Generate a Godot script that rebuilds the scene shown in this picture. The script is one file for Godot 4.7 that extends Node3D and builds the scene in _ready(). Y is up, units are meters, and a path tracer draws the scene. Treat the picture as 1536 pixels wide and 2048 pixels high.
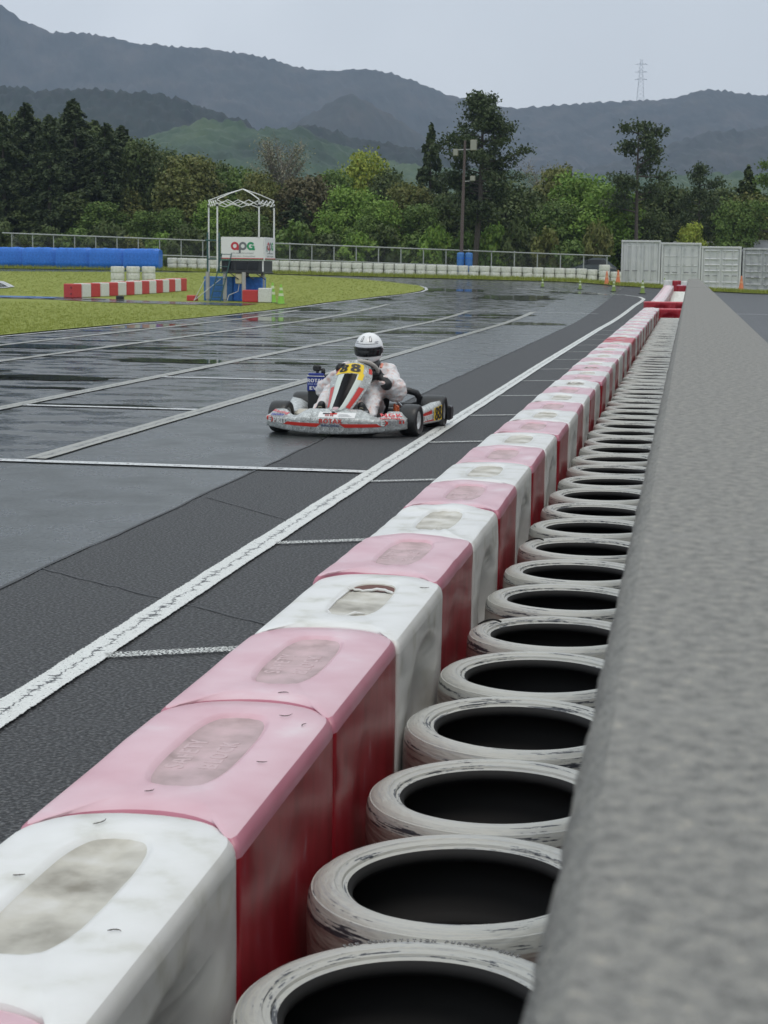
extends Node3D
# A wet kart track seen along its barrier row: camera, sky and sun first, then the ground, wall, barriers, tyres, far side, trees, kart and driver.

const FLAT := -1
var M := {}
var taken := {}
var font: SystemFont

class Geo:
	var st := SurfaceTool.new()
	var xf := Transform3D.IDENTITY
	func _init() -> void:
		st.begin(Mesh.PRIMITIVE_TRIANGLES)
		st.set_smooth_group(-1)
	func sg(n: int) -> void:
		st.set_smooth_group(n)
	func p(a: Vector3, uv := Vector2.ZERO) -> void:
		st.set_uv(uv)
		st.add_vertex(xf * a)
	func tri(a: Vector3, b: Vector3, c: Vector3, ua := Vector2.ZERO, ub := Vector2.ZERO, uc := Vector2.ZERO) -> void:
		p(a, ua); p(b, ub); p(c, uc)
	func quad(a: Vector3, b: Vector3, c: Vector3, d: Vector3, ua := Vector2(0, 1), ub := Vector2(0, 0), uc := Vector2(1, 0), ud := Vector2(1, 1)) -> void:
		tri(a, b, c, ua, ub, uc); tri(a, c, d, ua, uc, ud)
	# box with chamfered edges, centre c, full size s
	func box(c: Vector3, s: Vector3, bev := 0.01) -> void:
		st.set_smooth_group(-1)
		var h := s * 0.5
		bev = minf(bev, minf(h.x, minf(h.y, h.z)) * 0.9)
		var P := func(sx: float, sy: float, sz: float, ax: int) -> Vector3:
			var q := Vector3(sx * (h.x - bev), sy * (h.y - bev), sz * (h.z - bev))
			if ax == 0: q.x = sx * h.x
			if ax == 1: q.y = sy * h.y
			if ax == 2: q.z = sz * h.z
			return c + q
		for s1 in [-1.0, 1.0]:
			face(P.call(s1, -1, -1, 0), P.call(s1, 1, -1, 0), P.call(s1, 1, 1, 0), P.call(s1, -1, 1, 0), c)
			face(P.call(-1, s1, -1, 1), P.call(1, s1, -1, 1), P.call(1, s1, 1, 1), P.call(-1, s1, 1, 1), c)
			face(P.call(-1, -1, s1, 2), P.call(1, -1, s1, 2), P.call(1, 1, s1, 2), P.call(-1, 1, s1, 2), c)
			for s2 in [-1.0, 1.0]:
				face(P.call(s1, s2, -1, 0), P.call(s1, s2, 1, 0), P.call(s1, s2, 1, 1), P.call(s1, s2, -1, 1), c)
				face(P.call(s1, -1, s2, 0), P.call(s1, 1, s2, 0), P.call(s1, 1, s2, 2), P.call(s1, -1, s2, 2), c)
				face(P.call(-1, s1, s2, 1), P.call(1, s1, s2, 1), P.call(1, s1, s2, 2), P.call(-1, s1, s2, 2), c)
				for s3 in [-1.0, 1.0]:
					var a: Vector3 = P.call(s1, s2, s3, 0)
					var b: Vector3 = P.call(s1, s2, s3, 1)
					var d: Vector3 = P.call(s1, s2, s3, 2)
					if (b - a).cross(d - a).dot(a - c) > 0: tri(a, d, b)
					else: tri(a, b, d)
	# four corners turned so that the face looks away from the point o
	func face(a: Vector3, b: Vector3, c: Vector3, d: Vector3, o: Vector3) -> void:
		if (b - a).cross(c - a).dot((a + c) * 0.5 - o) > 0: quad(a, d, c, b)
		else: quad(a, b, c, d)
	func rings(R: Array, closed := true, caps := true, group := 1, uvs: Array = []) -> void:
		st.set_smooth_group(group)
		for i in R.size() - 1:
			var n: int = R[i].size()
			for j in (n if closed else n - 1):
				var k := (j + 1) % n
				if uvs.size():
					var u0 := float(j) / n
					var u1 := float(j + 1) / n
					quad(R[i][j], R[i + 1][j], R[i + 1][k], R[i][k], Vector2(u0, uvs[i]), Vector2(u0, uvs[i + 1]), Vector2(u1, uvs[i + 1]), Vector2(u1, uvs[i]))
				else:
					quad(R[i][j], R[i + 1][j], R[i + 1][k], R[i][k])
		if caps:
			st.set_smooth_group(-1)
			fan(R[0], false); fan(R[R.size() - 1], true)
	func fan(r: Array, flip: bool) -> void:
		var c := Vector3.ZERO
		for q in r: c += q
		c /= r.size()
		for j in r.size():
			var k := (j + 1) % r.size()
			if flip: tri(c, r[k], r[j])
			else: tri(c, r[j], r[k])
	func tube(pts: Array, rad, sides := 8, caps := true, group := 1) -> void:
		var R := []
		var up := Vector3.UP
		for i in pts.size():
			var d: Vector3 = (pts[mini(i + 1, pts.size() - 1)] - pts[maxi(i - 1, 0)]).normalized()
			if absf(d.dot(up)) > 0.95: up = Vector3.RIGHT if absf(d.x) < 0.7 else Vector3.BACK
			var s := d.cross(up).normalized()
			up = s.cross(d).normalized()
			var r: float = rad[i] if rad is Array else rad
			var ring := []
			for j in sides:
				var a := TAU * j / sides
				ring.append(pts[i] + (s * cos(a) + up * sin(a)) * r)
			R.append(ring)
		rings(R, true, caps, group)
	func lathe(prof: Array, seg := 32, creases: Array = [], group := 1) -> void:
		var R := []
		var uvs := []
		var L := 0.0
		for i in prof.size():
			if i: L += (prof[i] - prof[i - 1]).length()
			uvs.append(L)
			var ring := []
			for j in seg:
				var a := TAU * j / seg
				ring.append(Vector3(cos(a) * prof[i].x, prof[i].y, sin(a) * prof[i].x))
			R.append(ring)
		for i in uvs.size(): uvs[i] /= L
		var cut := [0] + creases + [prof.size() - 1]
		for k in cut.size() - 1:
			rings(R.slice(cut[k], cut[k + 1] + 1), true, false, group + k, uvs.slice(cut[k], cut[k + 1] + 1))
	# flat outline (x, y) pushed from z0 to z1
	func prism(poly: PackedVector2Array, z0: float, z1: float) -> void:
		st.set_smooth_group(-1)
		var t := Geometry2D.triangulate_polygon(poly)
		for i in range(0, t.size(), 3):
			var a := poly[t[i]]
			var b := poly[t[i + 1]]
			var c := poly[t[i + 2]]
			tri(Vector3(a.x, a.y, z1), Vector3(c.x, c.y, z1), Vector3(b.x, b.y, z1))
			tri(Vector3(a.x, a.y, z0), Vector3(b.x, b.y, z0), Vector3(c.x, c.y, z0))
		for i in poly.size():
			var a := poly[i]
			var b := poly[(i + 1) % poly.size()]
			quad(Vector3(a.x, a.y, z0), Vector3(a.x, a.y, z1), Vector3(b.x, b.y, z1), Vector3(b.x, b.y, z0))
	func mesh() -> ArrayMesh:
		st.generate_normals()
		st.index()
		return st.commit()

# ---- colours and materials: base colours are linear reflectances
func lin(r: float, g: float, b: float) -> Color:
	return Color(r, g, b).linear_to_srgb()

func mat(c: Color, rough := 0.6, metal := 0.0) -> StandardMaterial3D:
	var m := StandardMaterial3D.new()
	m.albedo_color = c
	m.roughness = rough
	m.metallic = metal
	return m

func noise(sd: int, freq: float, oct := 4, type := FastNoiseLite.TYPE_SIMPLEX_SMOOTH) -> FastNoiseLite:
	var n := FastNoiseLite.new()
	n.seed = sd; n.frequency = freq; n.noise_type = type
	n.fractal_type = FastNoiseLite.FRACTAL_FBM if oct > 1 else FastNoiseLite.FRACTAL_NONE
	n.fractal_octaves = oct
	return n

func ramp(stops: Array) -> Gradient:
	var g := Gradient.new()
	var o := PackedFloat32Array()
	var c := PackedColorArray()
	for s in stops:
		o.append(s[0]); c.append(lin(s[1], s[2], s[3]) if s.size() > 2 else Color(s[1], s[1], s[1]))
	g.offsets = o; g.colors = c
	return g

func ntex(n: FastNoiseLite, stops: Array, size := 512) -> NoiseTexture2D:
	var t := NoiseTexture2D.new()
	t.width = size; t.height = size; t.seamless = true; t.noise = n
	if stops.size(): t.color_ramp = ramp(stops)
	return t

func nnorm(n: FastNoiseLite, strength: float, size := 512) -> NoiseTexture2D:
	var t := ntex(n, [], size)
	t.as_normal_map = true; t.bump_strength = strength
	return t

# material whose colour is a noise through a ramp, laid by world position; tile = metres per repeat
func nmat(n: FastNoiseLite, stops: Array, tile: float, rough := 0.6, size := 512, world := true) -> StandardMaterial3D:
	var m := mat(Color.WHITE, rough)
	m.albedo_texture = ntex(n, stops, size)
	m.uv1_triplanar = true; m.uv1_world_triplanar = world
	m.uv1_scale = Vector3.ONE / tile
	return m

func with_normal(m: StandardMaterial3D, n: FastNoiseLite, strength: float, scale := 1.0, size := 512) -> StandardMaterial3D:
	m.normal_enabled = true
	m.normal_texture = nnorm(n, strength, size)
	m.normal_scale = scale
	return m

# ---- things and parts
func numbered(called: String) -> String:
	var k: int = taken.get(called, 0)
	taken[called] = k + 1
	return called if k == 0 else "%s_%03d" % [called, k]

func tag(o: Node, label: String, category: String, group := "") -> Node:
	o.set_meta("label", label); o.set_meta("category", category)
	if group: o.set_meta("group", group)
	return o

func base(called: String, at := Vector3.ZERO, turn := 0.0) -> Node3D:
	var o := Node3D.new()
	o.name = numbered(called)
	add_child(o)
	o.position = at; o.rotation.y = turn
	return o

func put(called: String, mesh: Mesh, m: Material, parent: Node = null) -> MeshInstance3D:
	var o := MeshInstance3D.new()
	o.mesh = mesh
	if m: o.material_override = m
	if parent == null or parent == self:
		o.name = numbered(called)
		add_child(o)
	else:
		o.name = called
		parent.add_child(o, true)
	return o

func part(called: String, g: Geo, m: Material, parent: Node = null) -> MeshInstance3D:
	return put(called, g.mesh(), m, parent)

func struct(o: Node) -> Node:
	o.set_meta("kind", "structure")
	return o

func text(called: String, s: String, height: float, depth: float, xf: Transform3D, m: Material, parent: Node, wide := 1.0) -> MeshInstance3D:
	var t := TextMesh.new()
	t.text = s; t.font = font; t.font_size = 64; t.depth = depth / (height / 46.0) * 1.0
	t.pixel_size = 1.0; t.curve_step = 2.0
	var o := put(called, t, m, parent)
	var k := height / 46.0
	o.transform = xf * Transform3D(Basis().scaled(Vector3(k * wide, k, k)), Vector3.ZERO)
	return o

func facing(at: Vector3, normal: Vector3, up := Vector3.UP) -> Transform3D:
	var z := normal.normalized()
	var x := up.cross(z).normalized()
	return Transform3D(Basis(x, z.cross(x), z), at)

const ONES := ["", "first", "second", "third", "fourth", "fifth", "sixth", "seventh", "eighth", "ninth", "tenth", "eleventh", "twelfth", "thirteenth", "fourteenth", "fifteenth", "sixteenth", "seventeenth", "eighteenth", "nineteenth"]
const TENS := ["", "", "twenty", "thirty", "forty", "fifty", "sixty", "seventy", "eighty", "ninety"]
func nth(k: int) -> String:
	if k < 20: return ONES[k]
	if k % 10 == 0: return TENS[k / 10].trim_suffix("y") + "ieth"
	return TENS[k / 10] + "-" + ONES[k % 10]

# ---- the lie of the land: level along the straight, rising towards the far bend and the bank behind it
func tab(x: float, xs: Array, ys: Array) -> float:
	if x <= xs[0]: return ys[0]
	for i in range(1, xs.size()):
		if x <= xs[i]: return lerpf(ys[i - 1], ys[i], (x - xs[i - 1]) / (xs[i] - xs[i - 1]))
	return ys[-1]

func gy(x: float, z: float) -> float:
	var d := -z
	return tab(-x, [-4, -0.6, 4.3, 6, 17, 30], [0.42, 0.55, 0.8, 0.95, 1.1, 1.3]) * smoothstep(50.0, 105.0, d) + tab(-x, [15, 38], [0.2, 1.6]) * smoothstep(104.0, 119.0, d)

func on(x: float, z: float, up := 0.0) -> Vector3:
	return Vector3(x, gy(x, z) + up, z)

# sheet over a grid of (xs, zs), laid on the land and lifted
func sheet(xs: Array, zs: Array, up: float) -> ArrayMesh:
	var v := PackedVector3Array()
	var uv := PackedVector2Array()
	var ix := PackedInt32Array()
	for z in zs:
		for x in xs:
			v.append(on(x, z, up)); uv.append(Vector2(x, z))
	var w := xs.size()
	for i in zs.size() - 1:
		for j in w - 1:
			var a := i * w + j
			ix.append_array([a, a + 1, a + w, a + 1, a + w + 1, a + w] if zs[1] > zs[0] else [a, a + w, a + 1, a + 1, a + w, a + w + 1])
	return smooth_mesh(v, ix, uv)

func smooth_mesh(v: PackedVector3Array, ix: PackedInt32Array, uv := PackedVector2Array(), col := PackedColorArray()) -> ArrayMesh:
	var nrm := PackedVector3Array()
	nrm.resize(v.size())
	for i in range(0, ix.size(), 3):
		var n := (v[ix[i + 2]] - v[ix[i]]).cross(v[ix[i + 1]] - v[ix[i]])
		for k in 3: nrm[ix[i + k]] += n
	for i in nrm.size(): nrm[i] = nrm[i].normalized() if nrm[i].length_squared() > 0 else Vector3.UP
	var A := []
	A.resize(Mesh.ARRAY_MAX)
	A[Mesh.ARRAY_VERTEX] = v; A[Mesh.ARRAY_NORMAL] = nrm; A[Mesh.ARRAY_INDEX] = ix
	if uv.size(): A[Mesh.ARRAY_TEX_UV] = uv
	if col.size(): A[Mesh.ARRAY_COLOR] = col
	var m := ArrayMesh.new()
	m.add_surface_from_arrays(Mesh.PRIMITIVE_TRIANGLES, A)
	return m

func steps(a: float, b: float, n: int) -> Array:
	var r := []
	for i in n + 1: r.append(lerpf(a, b, float(i) / n))
	return r

# strip of paint along a line of (x, z) points, uv.x in metres along it
func strip(pts: Array, width: float, up: float, step := 1.0, wob := 0.0, sd := 1) -> ArrayMesh:
	var P := []
	for i in pts.size() - 1:
		var n := maxi(1, int(ceil((pts[i + 1] - pts[i]).length() / step)))
		for k in n: P.append(pts[i].lerp(pts[i + 1], float(k) / n))
	P.append(pts[-1])
	var nz := noise(sd, 0.9, 3)
	var v := PackedVector3Array()
	var uv := PackedVector2Array()
	var ix := PackedInt32Array()
	var L := 0.0
	for i in P.size():
		if i: L += (P[i] - P[i - 1]).length()
		var d: Vector2 = (P[mini(i + 1, P.size() - 1)] - P[maxi(i - 1, 0)]).normalized()
		var s := Vector2(-d.y, d.x) * width * 0.5
		var a: Vector2 = P[i] + s * (1.0 + wob * nz.get_noise_1d(L * 3.0))
		var b: Vector2 = P[i] - s * (1.0 + wob * nz.get_noise_1d(L * 3.0 + 500.0))
		for k in 4:
			var q := a.lerp(b, k / 3.0)
			v.append(on(q.x, q.y, up)); uv.append(Vector2(L, k / 3.0))
		if i:
			var o := (i - 1) * 4
			for k in 3: ix.append_array([o + k, o + k + 1, o + k + 4, o + k + 1, o + k + 5, o + k + 4])
	return smooth_mesh(v, ix, uv)

func _ready() -> void:
	font = SystemFont.new()
	font.font_names = PackedStringArray(["Droid Sans"]); font.font_weight = 700
	# camera, eye height 1.65 m, just above the concrete wall and turned a little to the track
	var cam := Camera3D.new()
	cam.name = "camera"
	add_child(cam)
	cam.fov = 2.0 * rad_to_deg(atan(1024.0 / 3500.0))
	cam.near = 0.05; cam.far = 6000.0
	cam.transform = Transform3D(Basis(Vector3(0.985251, 0.012378, -0.170668), Vector3(-0.03582, 0.990202, -0.134972), Vector3(0.167325, 0.139095, 0.97604)).orthonormalized(), Vector3(0, 1.65, 0))
	var lens := CameraAttributesPhysical.new()
	lens.frustum_focal_length = 12.0 * 3500.0 / 1024.0
	lens.frustum_focus_distance = 7.5
	lens.exposure_aperture = 13.0
	cam.attributes = lens
	lens.frustum_near = 0.05; lens.frustum_far = 6000.0
	# overcast sky: brighter overhead than at the horizon
	var env := Environment.new()
	env.background_mode = Environment.BG_SKY
	env.tonemap_mode = Environment.TONE_MAPPER_LINEAR
	env.tonemap_exposure = 1.7
	var sm := ProceduralSkyMaterial.new()
	sm.sky_top_color = lin(0.555, 0.61, 0.645)
	sm.sky_horizon_color = lin(0.4, 0.428, 0.46)
	sm.sky_curve = 0.35
	sm.ground_bottom_color = lin(0.1, 0.11, 0.11)
	sm.ground_horizon_color = lin(0.3, 0.33, 0.36)
	sm.sun_angle_max = 1.0
	var cloud := NoiseTexture2D.new()
	cloud.width = 1024; cloud.height = 512; cloud.seamless = true
	cloud.noise = noise(17, 0.014, 5)
	cloud.color_ramp = ramp([[0.2, 0.0, 0.0, 0.0], [0.8, 0.09, 0.09, 0.09]])
	sm.sky_cover = cloud
	var sky := Sky.new()
	sky.sky_material = sm
	env.sky = sky
	env.sdfgi_enabled = true; env.ssao_enabled = true; env.ssil_enabled = true
	env.fog_enabled = true
	env.fog_density = 0.00022
	env.fog_light_color = lin(0.55, 0.68, 0.9)
	var we := WorldEnvironment.new()
	we.name = "world_environment"
	we.environment = env
	add_child(we)
	var sun := DirectionalLight3D.new()
	sun.name = "sun"
	sun.light_energy = 0.24
	sun.light_angular_distance = 30.0
	sun.light_color = Color(1.0, 0.98, 0.95)
	sun.shadow_enabled = true
	sun.rotation_degrees = Vector3(-68, 25, 0)
	add_child(sun)
	materials()
	ground_and_track()
	hills()
	concrete_wall()
	barrier_rows()
	tyre_row()
	far_side()
	marshal_tower()
	containers()
	woods()
	kart()
	driver()
	small_things()

func materials() -> void:
	# coarse damp asphalt beside the barriers
	var a := nmat(gritty(3, 0.11, 4), [[0.0, 0.006, 0.0065, 0.007], [0.4, 0.029, 0.03, 0.033], [0.58, 0.07, 0.073, 0.078], [0.78, 0.14, 0.145, 0.15], [1.0, 0.3, 0.305, 0.31]], 2.4, 0.58, 1024)
	a.metallic_specular = 0.4
	M.asphalt = with_normal(a, gritty(3, 0.11, 4), 8.0, 1.0, 1024)
	# smooth wet asphalt of the track: water film where the noise is low
	var w := nmat(noise(11, 0.02, 5), [[0.0, 0.03, 0.033, 0.034], [0.5, 0.045, 0.049, 0.05], [1.0, 0.07, 0.074, 0.075]], 21.0, 1.0, 1024)
	w.roughness_texture = ntex(noise(21, 0.009, 6), [[0.0, 0.09], [0.4, 0.14], [0.5, 0.24], [0.6, 0.35], [1.0, 0.46]], 2048)
	w.uv1_scale = Vector3(1.0 / 19.0, 1.0 / 19.0, 1.0 / 13.0)
	M.wet = with_normal(w, noise(12, 0.25, 3), 1.0, 0.14, 1024)
	# the racing line: evenly damp, with a dull sheen
	var ln := nmat(gritty(14, 0.12, 4), [[0.0, 0.018, 0.021, 0.021], [0.5, 0.041, 0.047, 0.048], [1.0, 0.085, 0.094, 0.096]], 5.0, 1.0, 1024)
	ln.roughness_texture = ntex(noise(22, 0.006, 6), [[0.0, 0.2], [0.4, 0.27], [0.6, 0.34], [1.0, 0.44]], 1024)
	M.lane = with_normal(ln, noise(14, 0.12, 4), 2.0, 0.3, 1024)
	M.paddock = with_normal(nmat(noise(13, 0.12, 4), [[0.0, 0.02, 0.022, 0.026], [0.6, 0.05, 0.053, 0.06], [1.0, 0.09, 0.092, 0.1]], 4.0, 0.5), noise(13, 0.12, 4), 4.0, 0.6)
	M.tar = mat(lin(0.012, 0.012, 0.013), 0.45)
	M.water = mat(lin(0.03, 0.033, 0.036), 0.07)
	M.grass = with_normal(nmat(noise(31, 0.03, 6), [[0.0, 0.165, 0.205, 0.028], [0.4, 0.2, 0.24, 0.033], [0.6, 0.225, 0.255, 0.036], [1.0, 0.28, 0.285, 0.055]], 9.0, 0.9, 1024), noise(32, 0.2, 3), 3.0, 0.6, 1024)
	M.rough_grass = nmat(noise(33, 0.02, 6), [[0.0, 0.05, 0.07, 0.015], [0.5, 0.11, 0.12, 0.025], [1.0, 0.22, 0.18, 0.07]], 14.0, 0.95)
	M.line_white = line_paint(0.72, 0.74, 0.72, 0.38, 5)
	M.line_thin = line_paint(0.7, 0.72, 0.73, 0.32, 6)
	M.line_old = line_paint(0.36, 0.36, 0.32, 0.3, 7)
	M.line_worn = worn_paint()
	M.concrete = with_normal(nmat(gritty(41, 0.035, 6), [[0.0, 0.1, 0.098, 0.092], [0.3, 0.185, 0.183, 0.172], [0.5, 0.235, 0.231, 0.216], [0.7, 0.275, 0.268, 0.245], [1.0, 0.43, 0.39, 0.32]], 0.6, 0.75, 1024), noise(42, 0.2, 4), 5.0, 1.0, 1024)
	M.concrete_edge = M.concrete
	# moulded plastic: white and red shells, sun-bleached tops, dirt in the sunk panel
	M.white_side = nmat(noise(52, 0.01, 6), [[0.0, 0.46, 0.46, 0.41], [0.22, 0.62, 0.62, 0.58], [0.4, 0.71, 0.715, 0.7], [0.6, 0.745, 0.75, 0.745], [1.0, 0.78, 0.785, 0.785]], 0.9, 0.28)
	M.white_top = M.white_side
	M.white_rim = M.white_side
	var rs := nmat(noise(54, 0.012, 5), [[0.0, 0.24, 0.007, 0.014], [0.6, 0.36, 0.012, 0.025], [0.78, 0.38, 0.024, 0.04], [0.9, 0.36, 0.07, 0.09], [1.0, 0.42, 0.17, 0.19]], 1.0, 0.33)
	rs.uv1_scale = Vector3(1.3, 0.5, 1.3)
	M.red_side = rs
	M.red_top = nmat(noise(55, 0.009, 5), [[0.0, 0.6, 0.33, 0.39], [0.4, 0.66, 0.41, 0.47], [0.65, 0.69, 0.46, 0.52], [0.88, 0.73, 0.56, 0.61], [1.0, 0.75, 0.64, 0.68]], 1.4, 0.28)
	M.red_rim = nmat(noise(56, 0.01, 3), [[0.0, 0.44, 0.13, 0.19], [0.5, 0.52, 0.2, 0.27], [1.0, 0.58, 0.29, 0.36]], 2.0, 0.35)
	M.red_fresh = nmat(noise(57, 0.02, 4), [[0.0, 0.42, 0.03, 0.05], [1.0, 0.55, 0.09, 0.11]], 0.8, 0.35)
	M.white_dirt = nmat(noise(58, 0.008, 6), [[0.0, 0.2, 0.18, 0.14], [0.28, 0.4, 0.38, 0.33], [0.5, 0.54, 0.52, 0.46], [0.75, 0.64, 0.63, 0.6], [1.0, 0.72, 0.72, 0.7]], 0.8, 0.5)
	M.red_dirt = nmat(noise(59, 0.01, 6), [[0.0, 0.25, 0.18, 0.17], [0.35, 0.42, 0.31, 0.32], [0.6, 0.53, 0.39, 0.41], [1.0, 0.64, 0.46, 0.5]], 0.8, 0.6)
	M.torn = mat(lin(0.13, 0.055, 0.045), 0.8)
	M.tyre_a = tyre_paint(61, 0.23)
	M.tyre_b = tyre_paint(62, 0.31)
	M.tyre_clean = nmat(noise(63, 0.02, 5), [[0.0, 0.34, 0.35, 0.3], [0.4, 0.6, 0.61, 0.56], [1.0, 0.74, 0.75, 0.72]], 1.7, 0.5)
	M.rubber = mat(lin(0.013, 0.013, 0.014), 0.8)
	M.steel = mat(lin(0.42, 0.44, 0.46), 0.4, 0.7)
	M.galv = nmat(noise(71, 0.05, 3), [[0.0, 0.26, 0.28, 0.28], [1.0, 0.42, 0.44, 0.45]], 0.8, 0.5)
	M.blue_mat = nmat(noise(72, 0.02, 4), [[0.0, 0.012, 0.12, 0.5], [1.0, 0.03, 0.2, 0.72]], 1.6, 0.4)
	M.blue_pale = nmat(noise(73, 0.02, 4), [[0.0, 0.02, 0.11, 0.34], [1.0, 0.05, 0.2, 0.52]], 1.6, 0.5)
	M.white_paint = mat(lin(0.74, 0.75, 0.75), 0.4)
	M.black = mat(lin(0.013, 0.014, 0.016), 0.4)
	M.dark_glass = mat(lin(0.01, 0.012, 0.016), 0.06)
	M.cone_green = nmat(noise(74, 0.05, 4), [[0.0, 0.12, 0.32, 0.02], [1.0, 0.3, 0.62, 0.06]], 0.6, 0.5)
	M.cone_dull = nmat(noise(79, 0.05, 4), [[0.0, 0.11, 0.17, 0.04], [1.0, 0.24, 0.34, 0.06]], 0.6, 0.6)
	M.cone_orange = nmat(noise(75, 0.05, 4), [[0.0, 0.5, 0.12, 0.05], [1.0, 0.7, 0.24, 0.1]], 0.6, 0.5)
	M.red_block = nmat(noise(76, 0.03, 4), [[0.0, 0.4, 0.02, 0.025], [1.0, 0.58, 0.07, 0.06]], 0.8, 0.42)
	M.white_block = nmat(noise(77, 0.03, 5), [[0.0, 0.46, 0.46, 0.42], [0.5, 0.64, 0.65, 0.62], [1.0, 0.72, 0.73, 0.72]], 0.9, 0.45)
	M.bark = nmat(noise(78, 0.03, 4), [[0.0, 0.03, 0.025, 0.022], [1.0, 0.13, 0.11, 0.095]], 1.2, 0.9)
	M.pale_bark = nmat(noise(78, 0.03, 4), [[0.0, 0.14, 0.125, 0.105], [1.0, 0.32, 0.3, 0.26]], 1.2, 0.9)
	M.twig = mat(lin(0.05, 0.035, 0.025), 0.8)

func gritty(sd: int, freq: float, oct: int) -> FastNoiseLite:
	var n := noise(sd, freq, oct)
	n.fractal_gain = 0.64
	return n

# road paint: cracks run along its middle and the rim is nibbled; the asphalt shows where it has gone
func line_paint(r: float, g: float, b: float, rough: float, sd: int) -> StandardMaterial3D:
	var W := 1024
	var H := 64
	var im := Image.create(W, H, false, Image.FORMAT_RGBA8)
	var n1 := noise(sd, 3.0, 4)
	var n2 := noise(sd + 50, 9.0, 3)
	var R := W / TAU / 100.0
	for x in W:
		var an := TAU * x / W
		var cx := cos(an) * 1.6
		var cz := sin(an) * 1.6
		var mid := 0.5 + 0.16 * n1.get_noise_3d(cx * 0.7, cz * 0.7, 3.0) + 0.12 * n1.get_noise_3d(cx * 3.0, cz * 3.0, 9.0)
		var open := 0.016 + 0.36 * maxf(0.0, n1.get_noise_3d(cx * 3.6, 7.0, cz * 3.6) - 0.08)
		for y in H:
			var v := (y + 0.5) / H
			var nn := n2.get_noise_3d(cx * 2.0, cz * 2.0, v * 1.2)
			var gone := absf(v - mid) < open * (1.0 + nn * 1.5) or nn > 0.52 or minf(v, 1.0 - v) < 0.02 + nn * 0.05
			var t := 0.9 + 0.22 * nn
			var c := lin(r * t, g * t, b * t) if not gone else lin(0.02, 0.021, 0.022)
			c.a = 0.0 if gone and absf(v - 0.5) > 0.4 else 1.0
			im.set_pixel(x, y, c)
	var m := mat(Color.WHITE, rough)
	m.albedo_texture = ImageTexture.create_from_image(im)
	m.transparency = BaseMaterial3D.TRANSPARENCY_ALPHA_SCISSOR
	m.alpha_scissor_threshold = 0.5
	m.uv1_scale = Vector3(0.25, 1, 1)
	return m

func worn_paint() -> StandardMaterial3D:
	var im := Image.create(256, 32, false, Image.FORMAT_RGBA8)
	var n2 := noise(88, 0.22, 3)
	for x in 256:
		for y in 32:
			var v := (y + 0.5) / 32.0
			var nn := n2.get_noise_2d(x, y)
			var c := lin(0.62, 0.64, 0.62)
			c.a = 1.0 if nn > -0.02 + 0.9 * maxf(0.0, absf(v - 0.5) - 0.3) else 0.0
			im.set_pixel(x, y, c)
	var m := mat(Color.WHITE, 0.4)
	m.albedo_texture = ImageTexture.create_from_image(im)
	m.transparency = BaseMaterial3D.TRANSPARENCY_ALPHA_SCISSOR
	m.alpha_scissor_threshold = 0.5
	return m

# white paint brushed over slick tyres: u runs round the tyre, v from the foot of the tread over the shoulder to the bead and inside
func tyre_paint(sd: int, wear: float) -> StandardMaterial3D:
	var W := 1024
	var H := 160
	var im := Image.create(W, H, false, Image.FORMAT_RGB8)
	var a := noise(sd, 1.0, 5)
	var b := noise(sd + 9, 1.0, 4)
	for x in W:
		var an := TAU * x / W
		var c := Vector2(cos(an), sin(an))
		for y in H:
			var v := (y + 0.5) / H
			var brush := a.get_noise_3d(c.x * 1.1, c.y * 1.1, v * 46.0)
			var fine := a.get_noise_3d(c.x * 9.0, c.y * 9.0, v * 60.0 + 30.0)
			var patch := b.get_noise_3d(c.x * 1.0, c.y * 1.0, v * 9.0 + 4.0)
			var k := lin(0.53, 0.535, 0.505)
			if v < 0.585:
				k = lin(0.4, 0.365, 0.33).lerp(lin(0.24, 0.18, 0.165), clampf(0.4 + patch * 1.3 + brush * 0.5 + fine * 0.4, 0.0, 1.0))
			else:
				k = k.lerp(lin(0.4, 0.42, 0.44), clampf(brush * 1.2 + fine * 0.7, 0.0, 1.0))
			var worn := brush * 0.45 + patch * 0.6 + fine * 0.22
			var limit := 0.6 - wear
			if v > 0.56 and v < 0.68: limit = 0.4 - wear
			if v > 0.86: limit = 0.46 - wear
			if worn > limit:
				k = lin(0.05, 0.056, 0.068).lerp(k, clampf(1.0 - (worn - limit) * 9.0, 0.0, 1.0))
			im.set_pixel(x, y, k)
	var m := mat(Color.WHITE, 0.42)
	m.albedo_texture = ImageTexture.create_from_image(im)
	return with_normal_uv(m, sd)

func with_normal_uv(m: StandardMaterial3D, sd: int) -> StandardMaterial3D:
	m.normal_enabled = true
	m.normal_texture = nnorm(noise(sd + 3, 0.05, 4), 3.0, 512)
	m.normal_scale = 0.5
	return m

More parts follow.
